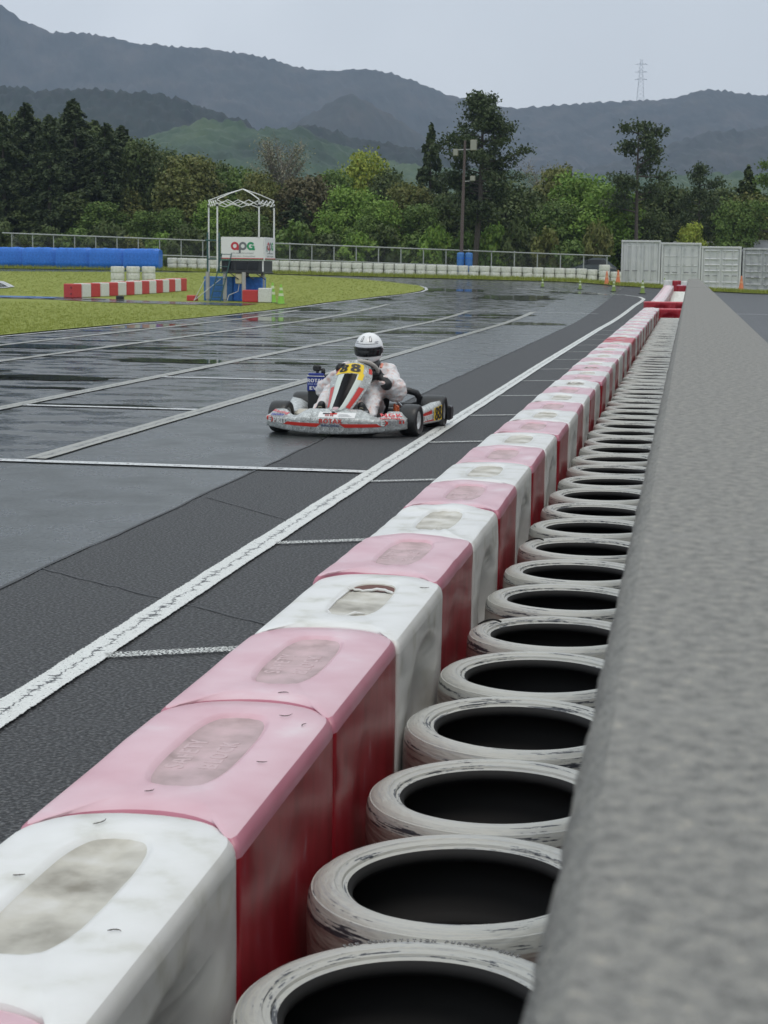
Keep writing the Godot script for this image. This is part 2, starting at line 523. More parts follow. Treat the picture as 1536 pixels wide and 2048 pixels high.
func ground_and_track() -> void:
	# the land: grass, one sheet out to the horizon
	var xs := [-1400, -800, -400, -200, -120] + steps(-90, 30, 60) + [60, 120, 250, 500, 900]
	var zs := [150, 60, 30] + steps(10, -150, 80) + [-170, -220, -300, -500, -900, -1500, -2450]
	struct(put("ground", sheet(xs, zs, -0.06), M.rough_grass))
	struct(put("track", sheet(steps(-80, -5.38, 50), steps(14, -98, 75), 0.0), M.wet))
	struct(put("racing_line", sheet(steps(-5.38, -3.4, 4), steps(14, -98, 75), 0.0), M.lane))
	struct(put("track_margin", sheet(steps(-3.4, -0.04, 8), steps(14, -98, 75), 0.0), M.asphalt))
	struct(put("paddock_asphalt", sheet([0.26] + steps(1, 30, 12), steps(14, -103, 75), -0.01), M.paddock))
	# infield lawn, its edge follows the straight and then the bend
	var ez := [-20.0, -47.0, -56.0, -60.4, -65.9, -71.8, -74.5, -76.3, -78.0, -80.2, -82.5, -84.5, -88.2, -92.0, -93.6, -94.8, -95.2]
	var ex := [-15.2, -14.95, -14.5, -14.15, -13.68, -12.8, -12.25, -12.04, -11.9, -12.01, -12.4, -12.99, -14.97, -17.8, -19.6, -21.6, -25.0]
	var v := PackedVector3Array()
	var uv := PackedVector2Array()
	var ix := PackedInt32Array()
	var zz := []
	var edge := []
	for i in ez.size() - 1:
		for k in 4: zz.append(lerpf(ez[i], ez[i + 1], k / 4.0)); edge.append(lerpf(ex[i], ex[i + 1], k / 4.0))
	zz.append(ez[-1]); edge.append(ex[-1])
	var nz := noise(5, 0.6, 3)
	for i in zz.size():
		var left: float = -60.0 if zz[i] > -83.0 else lerpf(-60.0, -27.0, smoothstep(-83.0, -95.2, zz[i]))
		for j in 25:
			var x: float = lerpf(left, edge[i] + 0.06 * nz.get_noise_1d(zz[i]), j / 24.0)
			v.append(on(x, zz[i], 0.035)); uv.append(Vector2(x, zz[i]))
		if i:
			for j in 24:
				var o := (i - 1) * 25 + j
				ix.append_array([o, o + 25, o + 1, o + 1, o + 25, o + 26])
	var lawn := put("lawn", smooth_mesh(v, ix, uv), M.grass)
	struct(lawn)
	# verge in front of the tyre wall and the containers
	struct(put("verge", sheet(steps(-46, 14, 40), steps(-96.8, -112, 10), 0.04), M.grass))
	# paint
	var edge_line := []
	for i in range(0, zz.size(), 2): edge_line.append(Vector2(edge[i] + 0.12, zz[i]))
	paint("edge_marking", edge_line, 0.13, M.line_thin)
	paint("edge_marking", [Vector2(-2.40, 2), Vector2(-2.44, -9), Vector2(-2.46, -30), Vector2(-2.4, -50), Vector2(-2.12, -70), Vector2(-1.97, -75.5), Vector2(-1.95, -78.2), Vector2(-2.2, -80.6), Vector2(-2.95, -82.2), Vector2(-4.1, -82.3), Vector2(-5.7, -82.1), Vector2(-8.2, -84.3)], 0.16, M.line_white, 0.25)
	for l in [[-5.38, 13.95, 62.0], [-7.62, 8.0, 62.0], [-11.25, 8.0, 66.0], [-13.4, 20.0, 60.0]]:
		paint("grid_marking", [Vector2(l[0], -l[1]), Vector2(l[0], -l[2])], 0.2, M.line_old)
	paint("grid_marking", [Vector2(-15.0, -13.77), Vector2(-2.52, -13.77)], 0.16, M.line_thin)
	for k in 9:
		var z := -13.77 - 5.45 * (k + 1)
		paint("grid_marking", [Vector2(-7.55, z), Vector2(-5.45, z)], 0.16, M.line_thin)
	paint("start_marking", [Vector2(-12.9, -61.5), Vector2(-3.1, -61.8)], 0.14, M.line_thin)
	paint("start_marking", [Vector2(-15.1, -36.2), Vector2(-8.5, -36.2)], 0.1, M.line_thin)
	for k in 14:
		var z := -6.95 - 3.12 * k
		paint("box_marking", [Vector2(-2.37, z + 0.03), Vector2(-1.22, z - 0.55)], 0.1, M.line_worn, 0.2)
	paint("paddock_marking", [Vector2(1.7, -64.8), Vector2(9.0, -65.6)], 0.12, M.line_thin)
	# joint between the two surfaces, filled with tar
	var joint := []
	for i in 160:
		var z := 6.0 - 0.62 * i
		joint.append(Vector2(-3.4 + 0.02 * nz.get_noise_1d(z * 2.3) + 0.015 * nz.get_noise_1d(z * 14.0), z))
	struct(put("joint", strip(joint, 0.022, 0.006, 0.2, 0.9, 8), M.tar))
	for cr in [[-3.4, -8.9, -1.3, -7.3, 3], [-3.4, -14.3, -2.5, -14.0, 4], [-3.35, -12.0, -2.5, -11.0, 5]]:
		var pts := []
		for i in 30:
			var t := i / 29.0
			pts.append(Vector2(lerpf(cr[0], cr[2], t), lerpf(cr[1], cr[3], t)) + Vector2(0.03, 0.05) * nz.get_noise_2d(t * 40.0, cr[4] * 30.0))
		struct(put("crack", strip(pts, 0.012, 0.005, 0.1, 0.9, 9), M.tar))
	# standing water on the track
	var rng := RandomNumberGenerator.new()
	rng.seed = 77
	var spots := [[-15.0, -61.0, 2.6, 1.3], [-8.6, -29.0, 1.2, 0.7], [-10.0, -24.0, 1.8, 0.6], [-12.5, -33.0, 2.5, 0.8], [-7.0, -44.0, 1.5, 1.0], [-7.2, -74.0, 1.6, 2.2], [-10.4, -80.5, 1.5, 1.6], [-5.2, -82.0, 1.2, 1.2], [-9.0, -54.0, 1.6, 1.1], [-14.2, -45.0, 1.4, 1.6], [-17.0, -67.0, 1.5, 1.0], [-6.6, -58.0, 1.3, 1.4], [-4.6, -52.0, 0.8, 1.1], [-11.8, -52.5, 1.9, 1.5], [-12.8, -70.5, 1.2, 2.0]]
	for i in 70: spots.append([rng.randf_range(-15, -6.4), rng.randf_range(-17, -58), rng.randf_range(0.3, 1.3), rng.randf_range(0.07, 0.3)])
	for s in spots:
		var pv := PackedVector3Array([on(s[0], s[1], 0.009)])
		var pi := PackedInt32Array()
		for r in [0.5, 1.0]:
			for j in 44:
				var a := TAU * j / 44
				var q := Vector2(cos(a), sin(a))
				var k: float = r * (1.0 + 0.75 * nz.get_noise_3d(q.x * 1.5, q.y * 1.5, s[0] * 7.0) + 0.3 * nz.get_noise_3d(q.x * 6.0, q.y * 6.0, s[1] * 7.0))
				pv.append(on(minf(s[0] + q.x * s[2] * k, -3.45), s[1] + q.y * s[3] * k, 0.009))
		for j in 44:
			var k := (j + 1) % 44
			pi.append_array([0, 1 + j, 1 + k, 1 + j, 45 + j, 1 + k, 1 + k, 45 + j, 45 + k])
		struct(put("puddle", smooth_mesh(pv, pi), M.water))
	# paved path across the lawn and the striped kerb of the other straight
	struct(put("path", strip([Vector2(-40, -66.3), Vector2(-26.5, -65.3), Vector2(-23.8, -65.0), Vector2(-20.8, -63.4), Vector2(-17.8, -62.9), Vector2(-15.8, -62.7)], 2.0, 0.05, 1.0), M.wet))
	struct(put("kerb", strip([Vector2(-36, -66.2), Vector2(-26.0, -65.4), Vector2(-24.2, -65.2)], 0.7, 0.06, 1.0), M.blue_pale))
	var spit := PackedVector3Array()
	for q in [[-36, -82], [-31.6, -77.8], [-29.9, -74.6], [-29.3, -73.2], [-29.3, -72.2], [-31, -70.8], [-36, -70]]: spit.append(on(q[0], q[1], 0.055))
	struct(put("track_bend", smooth_mesh(spit, PackedInt32Array([0, 1, 6, 1, 5, 6, 1, 2, 5, 2, 4, 5, 2, 3, 4])), M.wet))
	paint("edge_marking", [Vector2(-36, -82.1), Vector2(-31.6, -77.9), Vector2(-29.9, -74.6), Vector2(-29.2, -73.2), Vector2(-29.2, -72.1), Vector2(-31, -70.7)], 0.3, M.line_thin, 0.5, 0.07)
	# cut grass blades over the lawn
	var blades := Geo.new()
	for k in 5:
		var a := k * 2.4
		var d := Vector3(cos(a), 0, sin(a))
		var s := Vector3(-d.z, 0, d.x) * 0.006
		var f := d * 0.02 * k
		blades.tri(f - s, f + s, f + d * 0.03 + Vector3(0, 0.05 + 0.008 * k, 0))
	var mm := MultiMesh.new()
	mm.transform_format = MultiMesh.TRANSFORM_3D
	mm.mesh = blades.mesh()
	var T := []
	for i in 70000:
		var z: float = -lerpf(36.0, 94.0, pow(rng.randf(), 1.6))
		var x: float = lerpf(-40.0, tab(-z, ez.map(func(q): return -q), ex) - 0.05, rng.randf())
		if (z > -67.2 and z < -62 and x < -15.5 and x > -41) or x < -38.0 and z < -60.0: continue
		T.append(Transform3D(Basis(Vector3.UP, rng.randf() * TAU).scaled(Vector3.ONE * rng.randf_range(0.35, 0.85)), on(x, z, 0.033)))
	for i in 9000:
		var x := rng.randf_range(-44.0, 10.0)
		var z := -rng.randf_range(97.0, 101.5)
		T.append(Transform3D(Basis(Vector3.UP, rng.randf() * TAU).scaled(Vector3.ONE * rng.randf_range(1.0, 3.2)), on(x, z, 0.035)))
	mm.instance_count = T.size()
	for i in T.size(): mm.set_instance_transform(i, T[i])
	var gr := MultiMeshInstance3D.new()
	gr.name = "grass"
	gr.multimesh = mm
	var gm := nmat(noise(34, 0.05, 3), [[0.0, 0.17, 0.21, 0.028], [0.5, 0.21, 0.245, 0.034], [1.0, 0.27, 0.28, 0.05]], 3.0, 0.8, 256)
	gm.backlight_enabled = true; gm.backlight = Color(0.3, 0.3, 0.1)
	gr.material_override = gm
	add_child(gr)
	tag(gr, "short yellow green grass blades of the infield lawn", "grass")
	gr.set_meta("kind", "stuff")

func paint(called: String, pts: Array, width: float, m: Material, step := 0.5, up := 0.012) -> void:
	struct(put(called, strip(pts, width, up, step, 0.12, taken.size()), m))

func hills() -> void:
	var back := [[-1400, 440], [-1160, 414], [-988, 373], [-886, 331], [-856, 310], [-819, 295], [-759, 291], [-700, 279], [-601, 271], [-543, 262], [-491, 248], [-450, 243], [-402, 246], [-364, 237], [-332, 225], [-301, 213], [-263, 203], [-220, 196], [-164, 201], [-116, 204], [-61, 206], [-25, 208], [-5, 216], [16, 219], [46, 215], [85, 211], [180, 220], [352, 210], [700, 190]]
	var spur := [[-700, 20], [-446, 87], [-352, 115], [-317, 136], [-291, 148], [-265, 135], [-226, 112], [-161, 83], [-98, 82], [-36, 100], [12, 116], [36, 116], [59, 120], [163, 140], [500, 90]]
	var conifer := [[-700, 110], [-473, 105], [-384, 99], [-366, 97], [-340, 97], [-308, 96], [-288, 94], [-268, 88], [-254, 83], [-240, 79], [-236, 73], [-229, 66], [-222, 70], [-212, 77], [-198, 76], [-184, 71], [-168, 68], [-143, 64], [-116, 56], [-75, 48], [100, 30]]
	var green := [[-500, 45], [-304, 52], [-223, 46], [-203, 49], [-191, 53], [-182, 55], [-170, 54], [-160, 52], [-145, 52], [-130, 46], [-115, 41], [-98, 38], [-70, 36], [-33, 35], [26, 36], [72, 38], [250, 36]]
	struct(ridge("mountain", back, 2200.0, 0.62, 520, 90, 26.0, 3.4, [Color(0.03, 0.038, 0.038), Color(0.055, 0.055, 0.052), Color(0.018, 0.027, 0.027)], 901))
	struct(ridge("mountain_spur", spur, 1500.0, 0.65, 420, 60, 14.0, 3.0, [Color(0.026, 0.035, 0.034), Color(0.045, 0.048, 0.046), Color(0.018, 0.027, 0.026)], 902))
	struct(ridge("conifer_hill", conifer, 950.0, 0.7, 520, 60, 6.0, 2.6, [Color(0.009, 0.019, 0.016), Color(0.013, 0.024, 0.019), Color(0.006, 0.014, 0.012)], 903))
	struct(ridge("green_hill", green, 650.0, 0.62, 620, 110, 3.0, 2.0, [Color(0.04, 0.075, 0.042), Color(0.065, 0.1, 0.05), Color(0.02, 0.042, 0.028)], 904))
	# pylon on the far ridge: four legs, braces and arms
	var t := base("pylon", Vector3(-67, 196, -2200))
	tag(t, "pale lattice pylon standing on the far mountain ridge", "pylon")
	var g := Geo.new()
	var H := 58.0
	var pale := mat(lin(0.72, 0.74, 0.76), 0.5)
	for s in [[-1, -1], [1, -1], [1, 1], [-1, 1]]:
		g.tube([Vector3(s[0] * 5.2, 0, s[1] * 5.2), Vector3(s[0] * 2.0, 38, s[1] * 2.0), Vector3(s[0] * 1.3, H, s[1] * 1.3)], 0.2, 4)
	part("leg_frame", g, pale, t)
	g = Geo.new()
	for k in 12:
		var y0 := k * H / 12.0
		var y1 := (k + 1) * H / 12.0
		var w0 := lerpf(5.2, 1.4, y0 / H)
		var w1 := lerpf(5.2, 1.4, y1 / H)
		for q in 4:
			var a := Vector3(1, 0, 1).rotated(Vector3.UP, q * PI / 2)
			var b := Vector3(1, 0, 1).rotated(Vector3.UP, (q + 1) * PI / 2)
			g.tube([a * w0 + Vector3(0, y0, 0), b * w1 + Vector3(0, y1, 0)], 0.08, 4)
			g.tube([b * w0 + Vector3(0, y0, 0), a * w1 + Vector3(0, y1, 0)], 0.08, 4)
	part("bracing", g, pale, t)
	for y in [34.0, 43.0, 52.0]:
		g = Geo.new()
		g.tube([Vector3(-7.5, y, 0), Vector3(-1.5, y + 1.6, 0), Vector3(1.5, y + 1.6, 0), Vector3(7.5, y, 0)], 0.28, 4)
		g.tube([Vector3(-7.5, y, 0), Vector3(7.5, y, 0)], 0.28, 4)
		part("cross_arm", g, pale, t)

# wooded slope under a ridge line of (x, height) at distance d; treetops are the small bumps
func ridge(called: String, line: Array, d: float, foot: float, nx: int, nr: int, spurs: float, tops: float, cols: Array, sd: int) -> MeshInstance3D:
	var xs := line.map(func(q): return float(q[0]))
	var hs := line.map(func(q): return float(q[1]))
	var big := noise(sd, 1.0 / 230.0, 4)
	var crowns := noise(sd + 1, 1.0 / 9.0, 2)
	var kinds := noise(sd + 2, 1.0 / 70.0, 4)
	var v := PackedVector3Array()
	var c := PackedColorArray()
	var ix := PackedInt32Array()
	for i in nr + 1:
		var t := float(i) / nr * 1.12
		for j in nx + 1:
			var x := lerpf(xs[0], xs[-1], float(j) / nx)
			var h := tab(x, xs, hs)
			var dist := d * lerpf(foot, 1.0, t)
			var px := x * lerpf(lerpf(foot, 1.0, 0.5), 1.0, t)
			var y := h * (pow(t, 1.25) if t <= 1.0 else 1.0 - (t - 1.0) * 1.5)
			var bump := tops * crowns.get_noise_2d(px, dist * 0.8) + tops * 0.8 * maxf(0.0, crowns.get_noise_2d(px * 1.9 + 400.0, dist * 1.5))
			y += spurs * big.get_noise_2d(px, dist * 0.6) * sin(PI * minf(t, 1.0)) + bump
			v.append(Vector3(px, y, -dist))
			var k := kinds.get_noise_2d(px, dist * 0.7) * 1.8 + 0.5 * crowns.get_noise_2d(px * 0.7, dist)
			var col: Color = cols[0].lerp(cols[1], clampf(k, 0, 1)) if k > 0 else cols[0].lerp(cols[2], clampf(-k, 0, 1))
			c.append(col)
		if i:
			for j in nx:
				var o := (i - 1) * (nx + 1) + j
				ix.append_array([o, o + nx + 1, o + 1, o + 1, o + nx + 1, o + nx + 2])
	var m := mat(Color.WHITE, 0.95)
	m.vertex_color_use_as_albedo = true
	return put(called, smooth_mesh(v, ix, PackedVector2Array(), c), m)

func concrete_wall() -> void:
	var nz := noise(44, 1.0, 5)
	var k := 0
	for seg in [[1.5, -23.0], [-23.06, -45.0]]:
		var t := base("concrete_wall", Vector3(0, 0, seg[0]))
		tag(t, "long grey concrete wall beside the tyre row, rough left edge" if k == 0 else "far stretch of grey concrete wall beyond the joint", "wall")
		var body := Geo.new()
		var edge := Geo.new()
		var RB := []
		var RE := []
		var z: float = seg[0]
		while z > seg[1] + 0.001:
			var r := func(a: float, b: float) -> float: return nz.get_noise_2d(z * a * 1.7, b) * 0.0045 + nz.get_noise_2d(z * a * 6.0, b + 9.0) * 0.005
			var x0: float = -0.046
			var o := Vector3(0, 0, z - seg[0])
			var in_x: float = -0.029 + r.call(9.0, 70.0) * 0.35
			var top: float = 1.43 + nz.get_noise_1d(z * 0.8) * 0.002
			RE.append([o + Vector3(x0, 1.30, 0), o + Vector3(x0 + r.call(14.0, 1.0) * 0.5, 1.395 + r.call(8.0, 20.0), 0), o + Vector3(x0 + 0.005 + r.call(17.0, 30.0) * 0.7, 1.411 + r.call(11.0, 40.0) * 0.8, 0), o + Vector3((x0 + in_x) * 0.5 + r.call(19.0, 50.0) * 0.5, 1.422 + r.call(15.0, 60.0) * 0.5, 0), o + Vector3(in_x, top, 0)])
			RB.append([o + Vector3(in_x, top, 0), o + Vector3(0.1, 1.431, 0), o + Vector3(0.244, 1.43, 0), o + Vector3(0.256, 1.418, 0), o + Vector3(0.256, 0.0, 0), o + Vector3(x0, 0.0, 0), o + Vector3(x0, 1.30, 0)])
			z -= 0.012 if z > -2.5 and z < 0.2 else (0.03 if z > -8.0 and z <= -2.5 else 0.1)
		body.rings(RB, false, false, FLAT)
		edge.rings(RE, false, false, 2)
		for R in [RB[0], RB[-1]]: body.fan(R, false)
		part("body", body, M.concrete, t)
		part("chipped_edge", edge, M.concrete_edge, t)
		k += 1

const BL := 0.855   # spacing of the interlocking plastic blocks
const BW := 0.209
const BH := 0.65

func block_outline() -> Array:
	var o := []
	var z0 := BL / 2
	var z1 := -BL / 2
	for i in 9: o.append(Vector2(BW, lerpf(z0 - 0.02, z1 + 0.07, i / 8.0)))
	for i in range(1, 22):
		var a := PI * i / 22.0
		var c := cos(a)
		o.append(Vector2(BW * signf(c) * pow(absf(c), 0.8), z1 + 0.06 - 0.19 * pow(sin(a), 0.85)))
	for i in 9: o.append(Vector2(-BW, lerpf(z1 + 0.07, z0 - 0.02, i / 8.0)))
	o.append(Vector2(-BW + 0.006, z0)); o.append(Vector2(-BW + 0.018, z0 - 0.004))
	for i in range(1, 14):
		var x := lerpf(-BW + 0.03, BW - 0.03, i / 14.0)
		o.append(Vector2(x, z0 - 0.012 - 0.115 * pow(maxf(0.0, 1.0 - pow(absf(x) / (BW - 0.02), 2.4)), 0.75)))
	o.append(Vector2(BW - 0.018, z0 - 0.004)); o.append(Vector2(BW - 0.006, z0))
	return o

# meshes of one block: shell, rounded rim, top, sunk panel
func block_meshes(sd: int, dent: float, hollow := 0.05) -> Dictionary:
	var nz := noise(sd, 3.0, 3)
	var o := block_outline()
	var ins := func(d: float) -> Array:
		return o.map(func(q: Vector2) -> Vector2: return Vector2(q.x * (1.0 - d / BW), -0.12 + (q.y + 0.12) * (1.0 - d / 0.5)))
	var ring := func(pts: Array, y: float, side: bool) -> Array:
		var r := []
		for q in pts:
			var p := Vector3(q.x, y, q.y)
			if side and absf(q.x) > BW - 0.002 and absf(q.y) < BL * 0.5 - 0.04:
				var e := Vector2((q.y + 0.02) / 0.27, (y - 0.36) / 0.2).length()
				p.x -= signf(q.x) * hollow * (1.0 - smoothstep(0.6, 1.0, e))
			var d := nz.get_noise_3d(p.x, p.y, p.z) * dent
			p += Vector3(d * 0.4, d if y > 0.1 else 0.0, d * 0.4)
			r.append(p)
		return r
	var shell := Geo.new()
	var R := []
	for y in [0.0, 0.04, 0.1, 0.16, 0.2, 0.25, 0.3, 0.36, 0.42, 0.47, 0.51, 0.55, 0.58, 0.612]: R.append(ring.call(o, y, true))
	shell.rings(R, true, false, 1)
	var rim := Geo.new()
	var full := ins.call(0.0) as Array
	rim.rings([ring.call(full, 0.612, true), ring.call(ins.call(0.0015), 0.625, false), ring.call(ins.call(0.006), 0.637, false), ring.call(ins.call(0.014), 0.645, false)], true, false, 1)
	var pill := func(grow: float, y: float) -> Array:
		var r := []
		for q in ins.call(0.02):
			var d: Vector2 = q - Vector2(0, -0.12)
			var a := atan2(d.x * 2.0, d.y)
			var s := Vector2(sin(a), cos(a))
			var k := 1.0 / pow(pow(absf(s.x), 3.4) + pow(absf(s.y), 3.4), 1.0 / 3.4)
			r.append(Vector3(s.x * k * (0.079 + grow), y + nz.get_noise_2d(s.x, s.y) * dent * 0.3, -0.14 + s.y * k * (0.275 + grow)))
		return r
	var top := Geo.new()
	var T0 := ring.call(ins.call(0.014), 0.645, false) as Array
	var T1 := ring.call(ins.call(0.03), 0.65, false) as Array
	var T3 := pill.call(0.012, 0.65) as Array
	var T2 := []
	for i in T1.size(): T2.append((T1[i] as Vector3).lerp(T3[i], 0.5))
	top.rings([T0, T1, T2, T3, pill.call(0.004, 0.6485), pill.call(-0.004, 0.641)], true, false, 1)
	var sunk := Geo.new()
	sunk.sg(1)
	var F := pill.call(-0.004, 0.641) as Array
	var F2 := pill.call(-0.012, 0.637) as Array
	sunk.rings([F, F2], true, false, 1)
	sunk.fan(F2, true)
	return {"shell": shell.mesh(), "rim": rim.mesh(), "top": top.mesh(), "sunk": sunk.mesh()}

func make_block(kind: String, ms: Dictionary) -> Node3D:
	var t := base("plastic_barrier")
	var w := kind == "white"
	put("shell", ms.shell, M.white_side if w else M.red_side, t)
	put("rim", ms.rim, M.white_rim if w else (M.red_fresh if kind == "fresh" else M.red_rim), t)
	put("top", ms.top, M.white_top if w else (M.red_fresh if kind == "fresh" else M.red_top), t)
	put("sunk_panel", ms.sunk, M.white_dirt if w else M.red_dirt, t)
	return t

func barrier_rows() -> void:
	var rng := RandomNumberGenerator.new()
	rng.seed = 5
	var meshes := [block_meshes(1, 0.004), block_meshes(2, 0.012), block_meshes(3, 0.016)]
	var plain := [block_meshes(1, 0.004, 0.008), block_meshes(2, 0.012, 0.012), block_meshes(3, 0.016, 0.006)]
	var order := "RWRRWRWRWRWRWRWRWRWRWRWRWRWFFWRWRWRWRWRWWRWRWRWRWRWRW"
	var names := {"W": "white", "R": "red", "F": "fresh"}
	var count := {"W": 0, "R": 0, "F": 0}
	var emboss_w := mat(lin(0.6, 0.59, 0.55), 0.5)
	var emboss_r := mat(lin(0.55, 0.41, 0.43), 0.5)
	for i in order.length():
		var c := order[i]
		var z := -2.025 - BL * (i - 1) - BL * 0.5
		var variant: int = 0 if i < 4 else rng.randi() % 3
		var t := make_block(names[c], (meshes if c == "W" else plain)[variant])
		var j := 0.0 if i < 4 else 1.0
		t.position = Vector3(-0.953 + j * rng.randf_range(-0.008, 0.008), j * rng.randf_range(0.0, 0.006), z)
		t.rotation = Vector3(j * rng.randf_range(-0.006, 0.006), j * rng.randf_range(-0.012, 0.012), j * rng.randf_range(-0.012, 0.012))
		count[c] += 1
		var look: String = {"W": "white plastic barrier block, %s white one along the row beside the tyres", "R": "red plastic barrier block with bleached pink top, %s such block along the row", "F": "brighter red topped plastic barrier block, %s of the two far along the row"}[c]
		tag(t, look % nth(count[c]), "barrier", "interlocking plastic barrier blocks along the track")
		if i > 0 and i < 9 and c == "R":
			var up := Transform3D(Basis(Vector3(0, 0, -1), Vector3(-1, 0, 0), Vector3(0, 1, 0)), Vector3(-0.045, 0.6372, -0.12))
			text("lettering", "SAFETY", 0.04, 0.0008, up, emboss_w if c == "W" else emboss_r, t, 1.15)
			text("lettering", "BLOCK", 0.036, 0.0008, up.translated(Vector3(0.07, 0, 0.0)), emboss_w if c == "W" else emboss_r, t, 1.3)
		if i == 4 or i == 16 or i == 19:
			# the sunk panel has torn open at its far end
			var g := Geo.new()
			g.sg(FLAT)
			var outer := []
			var inner := []
			for k in 15:
				var a := PI * (k + 0.5) / 15.0
				outer.append(Vector3(0.072 * cos(a) * (1.0 + 0.04 * sin(k * 5.0)), 0, -0.3 - 0.10 * sin(a)))
				inner.append(Vector3(0.072 * cos(a) * 0.98, 0, -0.27 - 0.02 * sin(a) + 0.006 * sin(k * 3.0)))
			g.rings([inner, outer], false, false, FLAT)
			var o := part("torn_opening", g, M.torn if i != 19 else M.red_fresh, t)
			o.position.y = 0.6395
			o.set_meta("label", "torn brown opening in the sunk panel")
			g = Geo.new()
			var lip := []
			for q in inner: lip.append(q + Vector3(0, 0.644 + 0.004 * sin(q.x * 60.0), 0.004))
			g.tube(lip, 0.0045, 5)
			part("torn_lip", g, M.white_rim, t)
			g = Geo.new()
			g.tube([Vector3(-0.07, 0.641, -0.3), Vector3(-0.076, 0.642, -0.1), Vector3(-0.072, 0.641, 0.05), Vector3(-0.05, 0.64, 0.1)], 0.004, 5)
			g.tube([Vector3(-0.01, 0.6385, 0.1), Vector3(0.015, 0.6425, 0.07), Vector3(0.04, 0.6385, 0.05)], [0.002, 0.006, 0.002], 6)
			part("fold", g, M.white_rim, t)
	# blocks turned across the gap at the end of the row, then a second short row further on
	var zf := -2.025 - BL * (order.length() - 1) - 0.3
	var cross_spots := [[Vector3(-0.45, 0, zf + 0.35), "R", "red plastic barrier block set crosswise where the tyre row ends"], [Vector3(-0.83, 0, -55.4), "R", "red block lying crosswise at the head of the far barrier row"], [Vector3(-0.2, 0, -55.5), "R", "second red block lying crosswise beside the concrete wall, far barrier row"]]
	for s in cross_spots:
		var t := make_block("fresh", meshes[0])
		t.position = on(s[0].x, s[0].z); t.rotation.y = PI / 2
		tag(t, s[2], "barrier", "blocks set crosswise")
	for i in 26:
		var z := -56.3 - BL * i
		var c := "R" if i % 2 else "W"
		var t := make_block(names[c], meshes[1 + i % 2])
		t.position = on(-0.98 + 0.004 * i, z)
		tag(t, ("white" if c == "W" else "pink topped red") + " barrier block, %s along the far row beyond the crosswise blocks" % nth(i + 1), "barrier", "far barrier row")
	for s in [["red", Vector3(-0.35, 0, -79.6), "red block closing the far barrier row beside the wall"], ["white", Vector3(-0.2, 0, -88.0), "white block beyond the far barrier row with red block beside it"], ["fresh", Vector3(-0.62, 0, -88.1), "bright red block standing between two white ones beyond the far row"], ["white", Vector3(-1.05, 0, -88.0), "white block at the outer end beyond the far barrier row"]]:
		var t := make_block(s[0], meshes[0])
		t.position = on(s[1].x, s[1].z); t.rotation.y = 0.0
		tag(t, s[2], "barrier", "blocks beyond the far row")

# outside of a tyre, or its lining, from the foot of the tread round to the foot again
func tyre_mesh(seg: int, lining := false) -> ArrayMesh:
	var g := Geo.new()
	var prof := [Vector2(0.285, 0.004), Vector2(0.296, 0.018), Vector2(0.3, 0.05), Vector2(0.301, 0.1), Vector2(0.3, 0.15), Vector2(0.297, 0.178), Vector2(0.291, 0.192), Vector2(0.288, 0.1925), Vector2(0.281, 0.2), Vector2(0.268, 0.205), Vector2(0.255, 0.2055), Vector2(0.246, 0.204), Vector2(0.2435, 0.2005), Vector2(0.24, 0.2), Vector2(0.232, 0.197), Vector2(0.2295, 0.1915), Vector2(0.221, 0.1885), Vector2(0.214, 0.182), Vector2(0.211, 0.172), Vector2(0.216, 0.162), Vector2(0.25, 0.155), Vector2(0.278, 0.13), Vector2(0.282, 0.1), Vector2(0.276, 0.07), Vector2(0.24, 0.045), Vector2(0.212, 0.032), Vector2(0.212, 0.014), Vector2(0.24, 0.003), Vector2(0.285, 0.004)]
	if lining: g.lathe(prof.slice(16), seg)
	else: g.lathe(prof.slice(0, 17), seg, [6, 7, 11, 13, 14, 15])
	return g.mesh()

func tyre_row() -> void:
	var rng := RandomNumberGenerator.new()
	rng.seed = 9
	var fine := tyre_mesh(96)
	var plain := tyre_mesh(40)
	var inner := tyre_mesh(40, true)
	var nz := noise(7, 0.37, 2)
	for i in 71:
		var z := -2.786 - 0.6295 * i
		var x := -0.414 + 0.012 * nz.get_noise_1d(i * 9.0)
		for k in 2:
			var t := put("slick_tyre", fine if i < 14 else plain, M.tyre_a if (i * 7 + k * 3) % 5 < 3 else M.tyre_b)
			t.position = Vector3(x + (0.006 * sin(i * 3.1) if k == 0 else 0.0), 0.2055 * k + 0.002, z)
			t.scale = Vector3(1.045, 1.0, 1.045) * (1.0 + 0.012 * sin(i * 2.3))
			t.rotation = Vector3(0.012 * sin(i * 1.7) * k, rng.randf() * TAU, 0.012 * cos(i * 2.9) * k)
			put("lining", inner, M.rubber, t)
			tag(t, "white painted slick tyre, %s along the concrete wall, %s of its stack of two" % [nth(i + 1), "top" if k else "bottom"], "tyre", "white painted tyres stacked along the wall")
			if k == 1 and i == 0:
				tyre_words(t, "FOR COMPETITION PURPOSES ONLY", 0.271, 1.57 + t.rotation.y)
			if k == 1 and (i == 5 or i == 8):
				var g := Geo.new()
				var a0 := 3.5 + t.rotation.y
				var pts := []
				for q in 9:
					var a := a0 + 0.02 * q
					var r := 0.295 - 0.0085 * q
					pts.append(Vector3(cos(a) * r, 0.2085 - 0.02 * pow(absf(q - 5.0) / 5.0, 2.0) + 0.006, sin(a) * r))
				g.tube(pts, 0.0035, 6)
				part("peeled_strip", g, M.rubber, t)
	# second short run of tyres behind the crosswise blocks
	for i in 36:
		var z := -56.3 - 0.61 * i
		for k in 2:
			var t := put("slick_tyre", plain, M.tyre_clean)
			t.position = on(-0.4, z, 0.2055 * k + 0.002)
			put("lining", inner, M.rubber, t)
			tag(t, "white tyre, %s in the far run behind the crosswise blocks, %s of its stack" % [nth(i + 1), "top" if k else "bottom"], "tyre", "far run of white tyres")

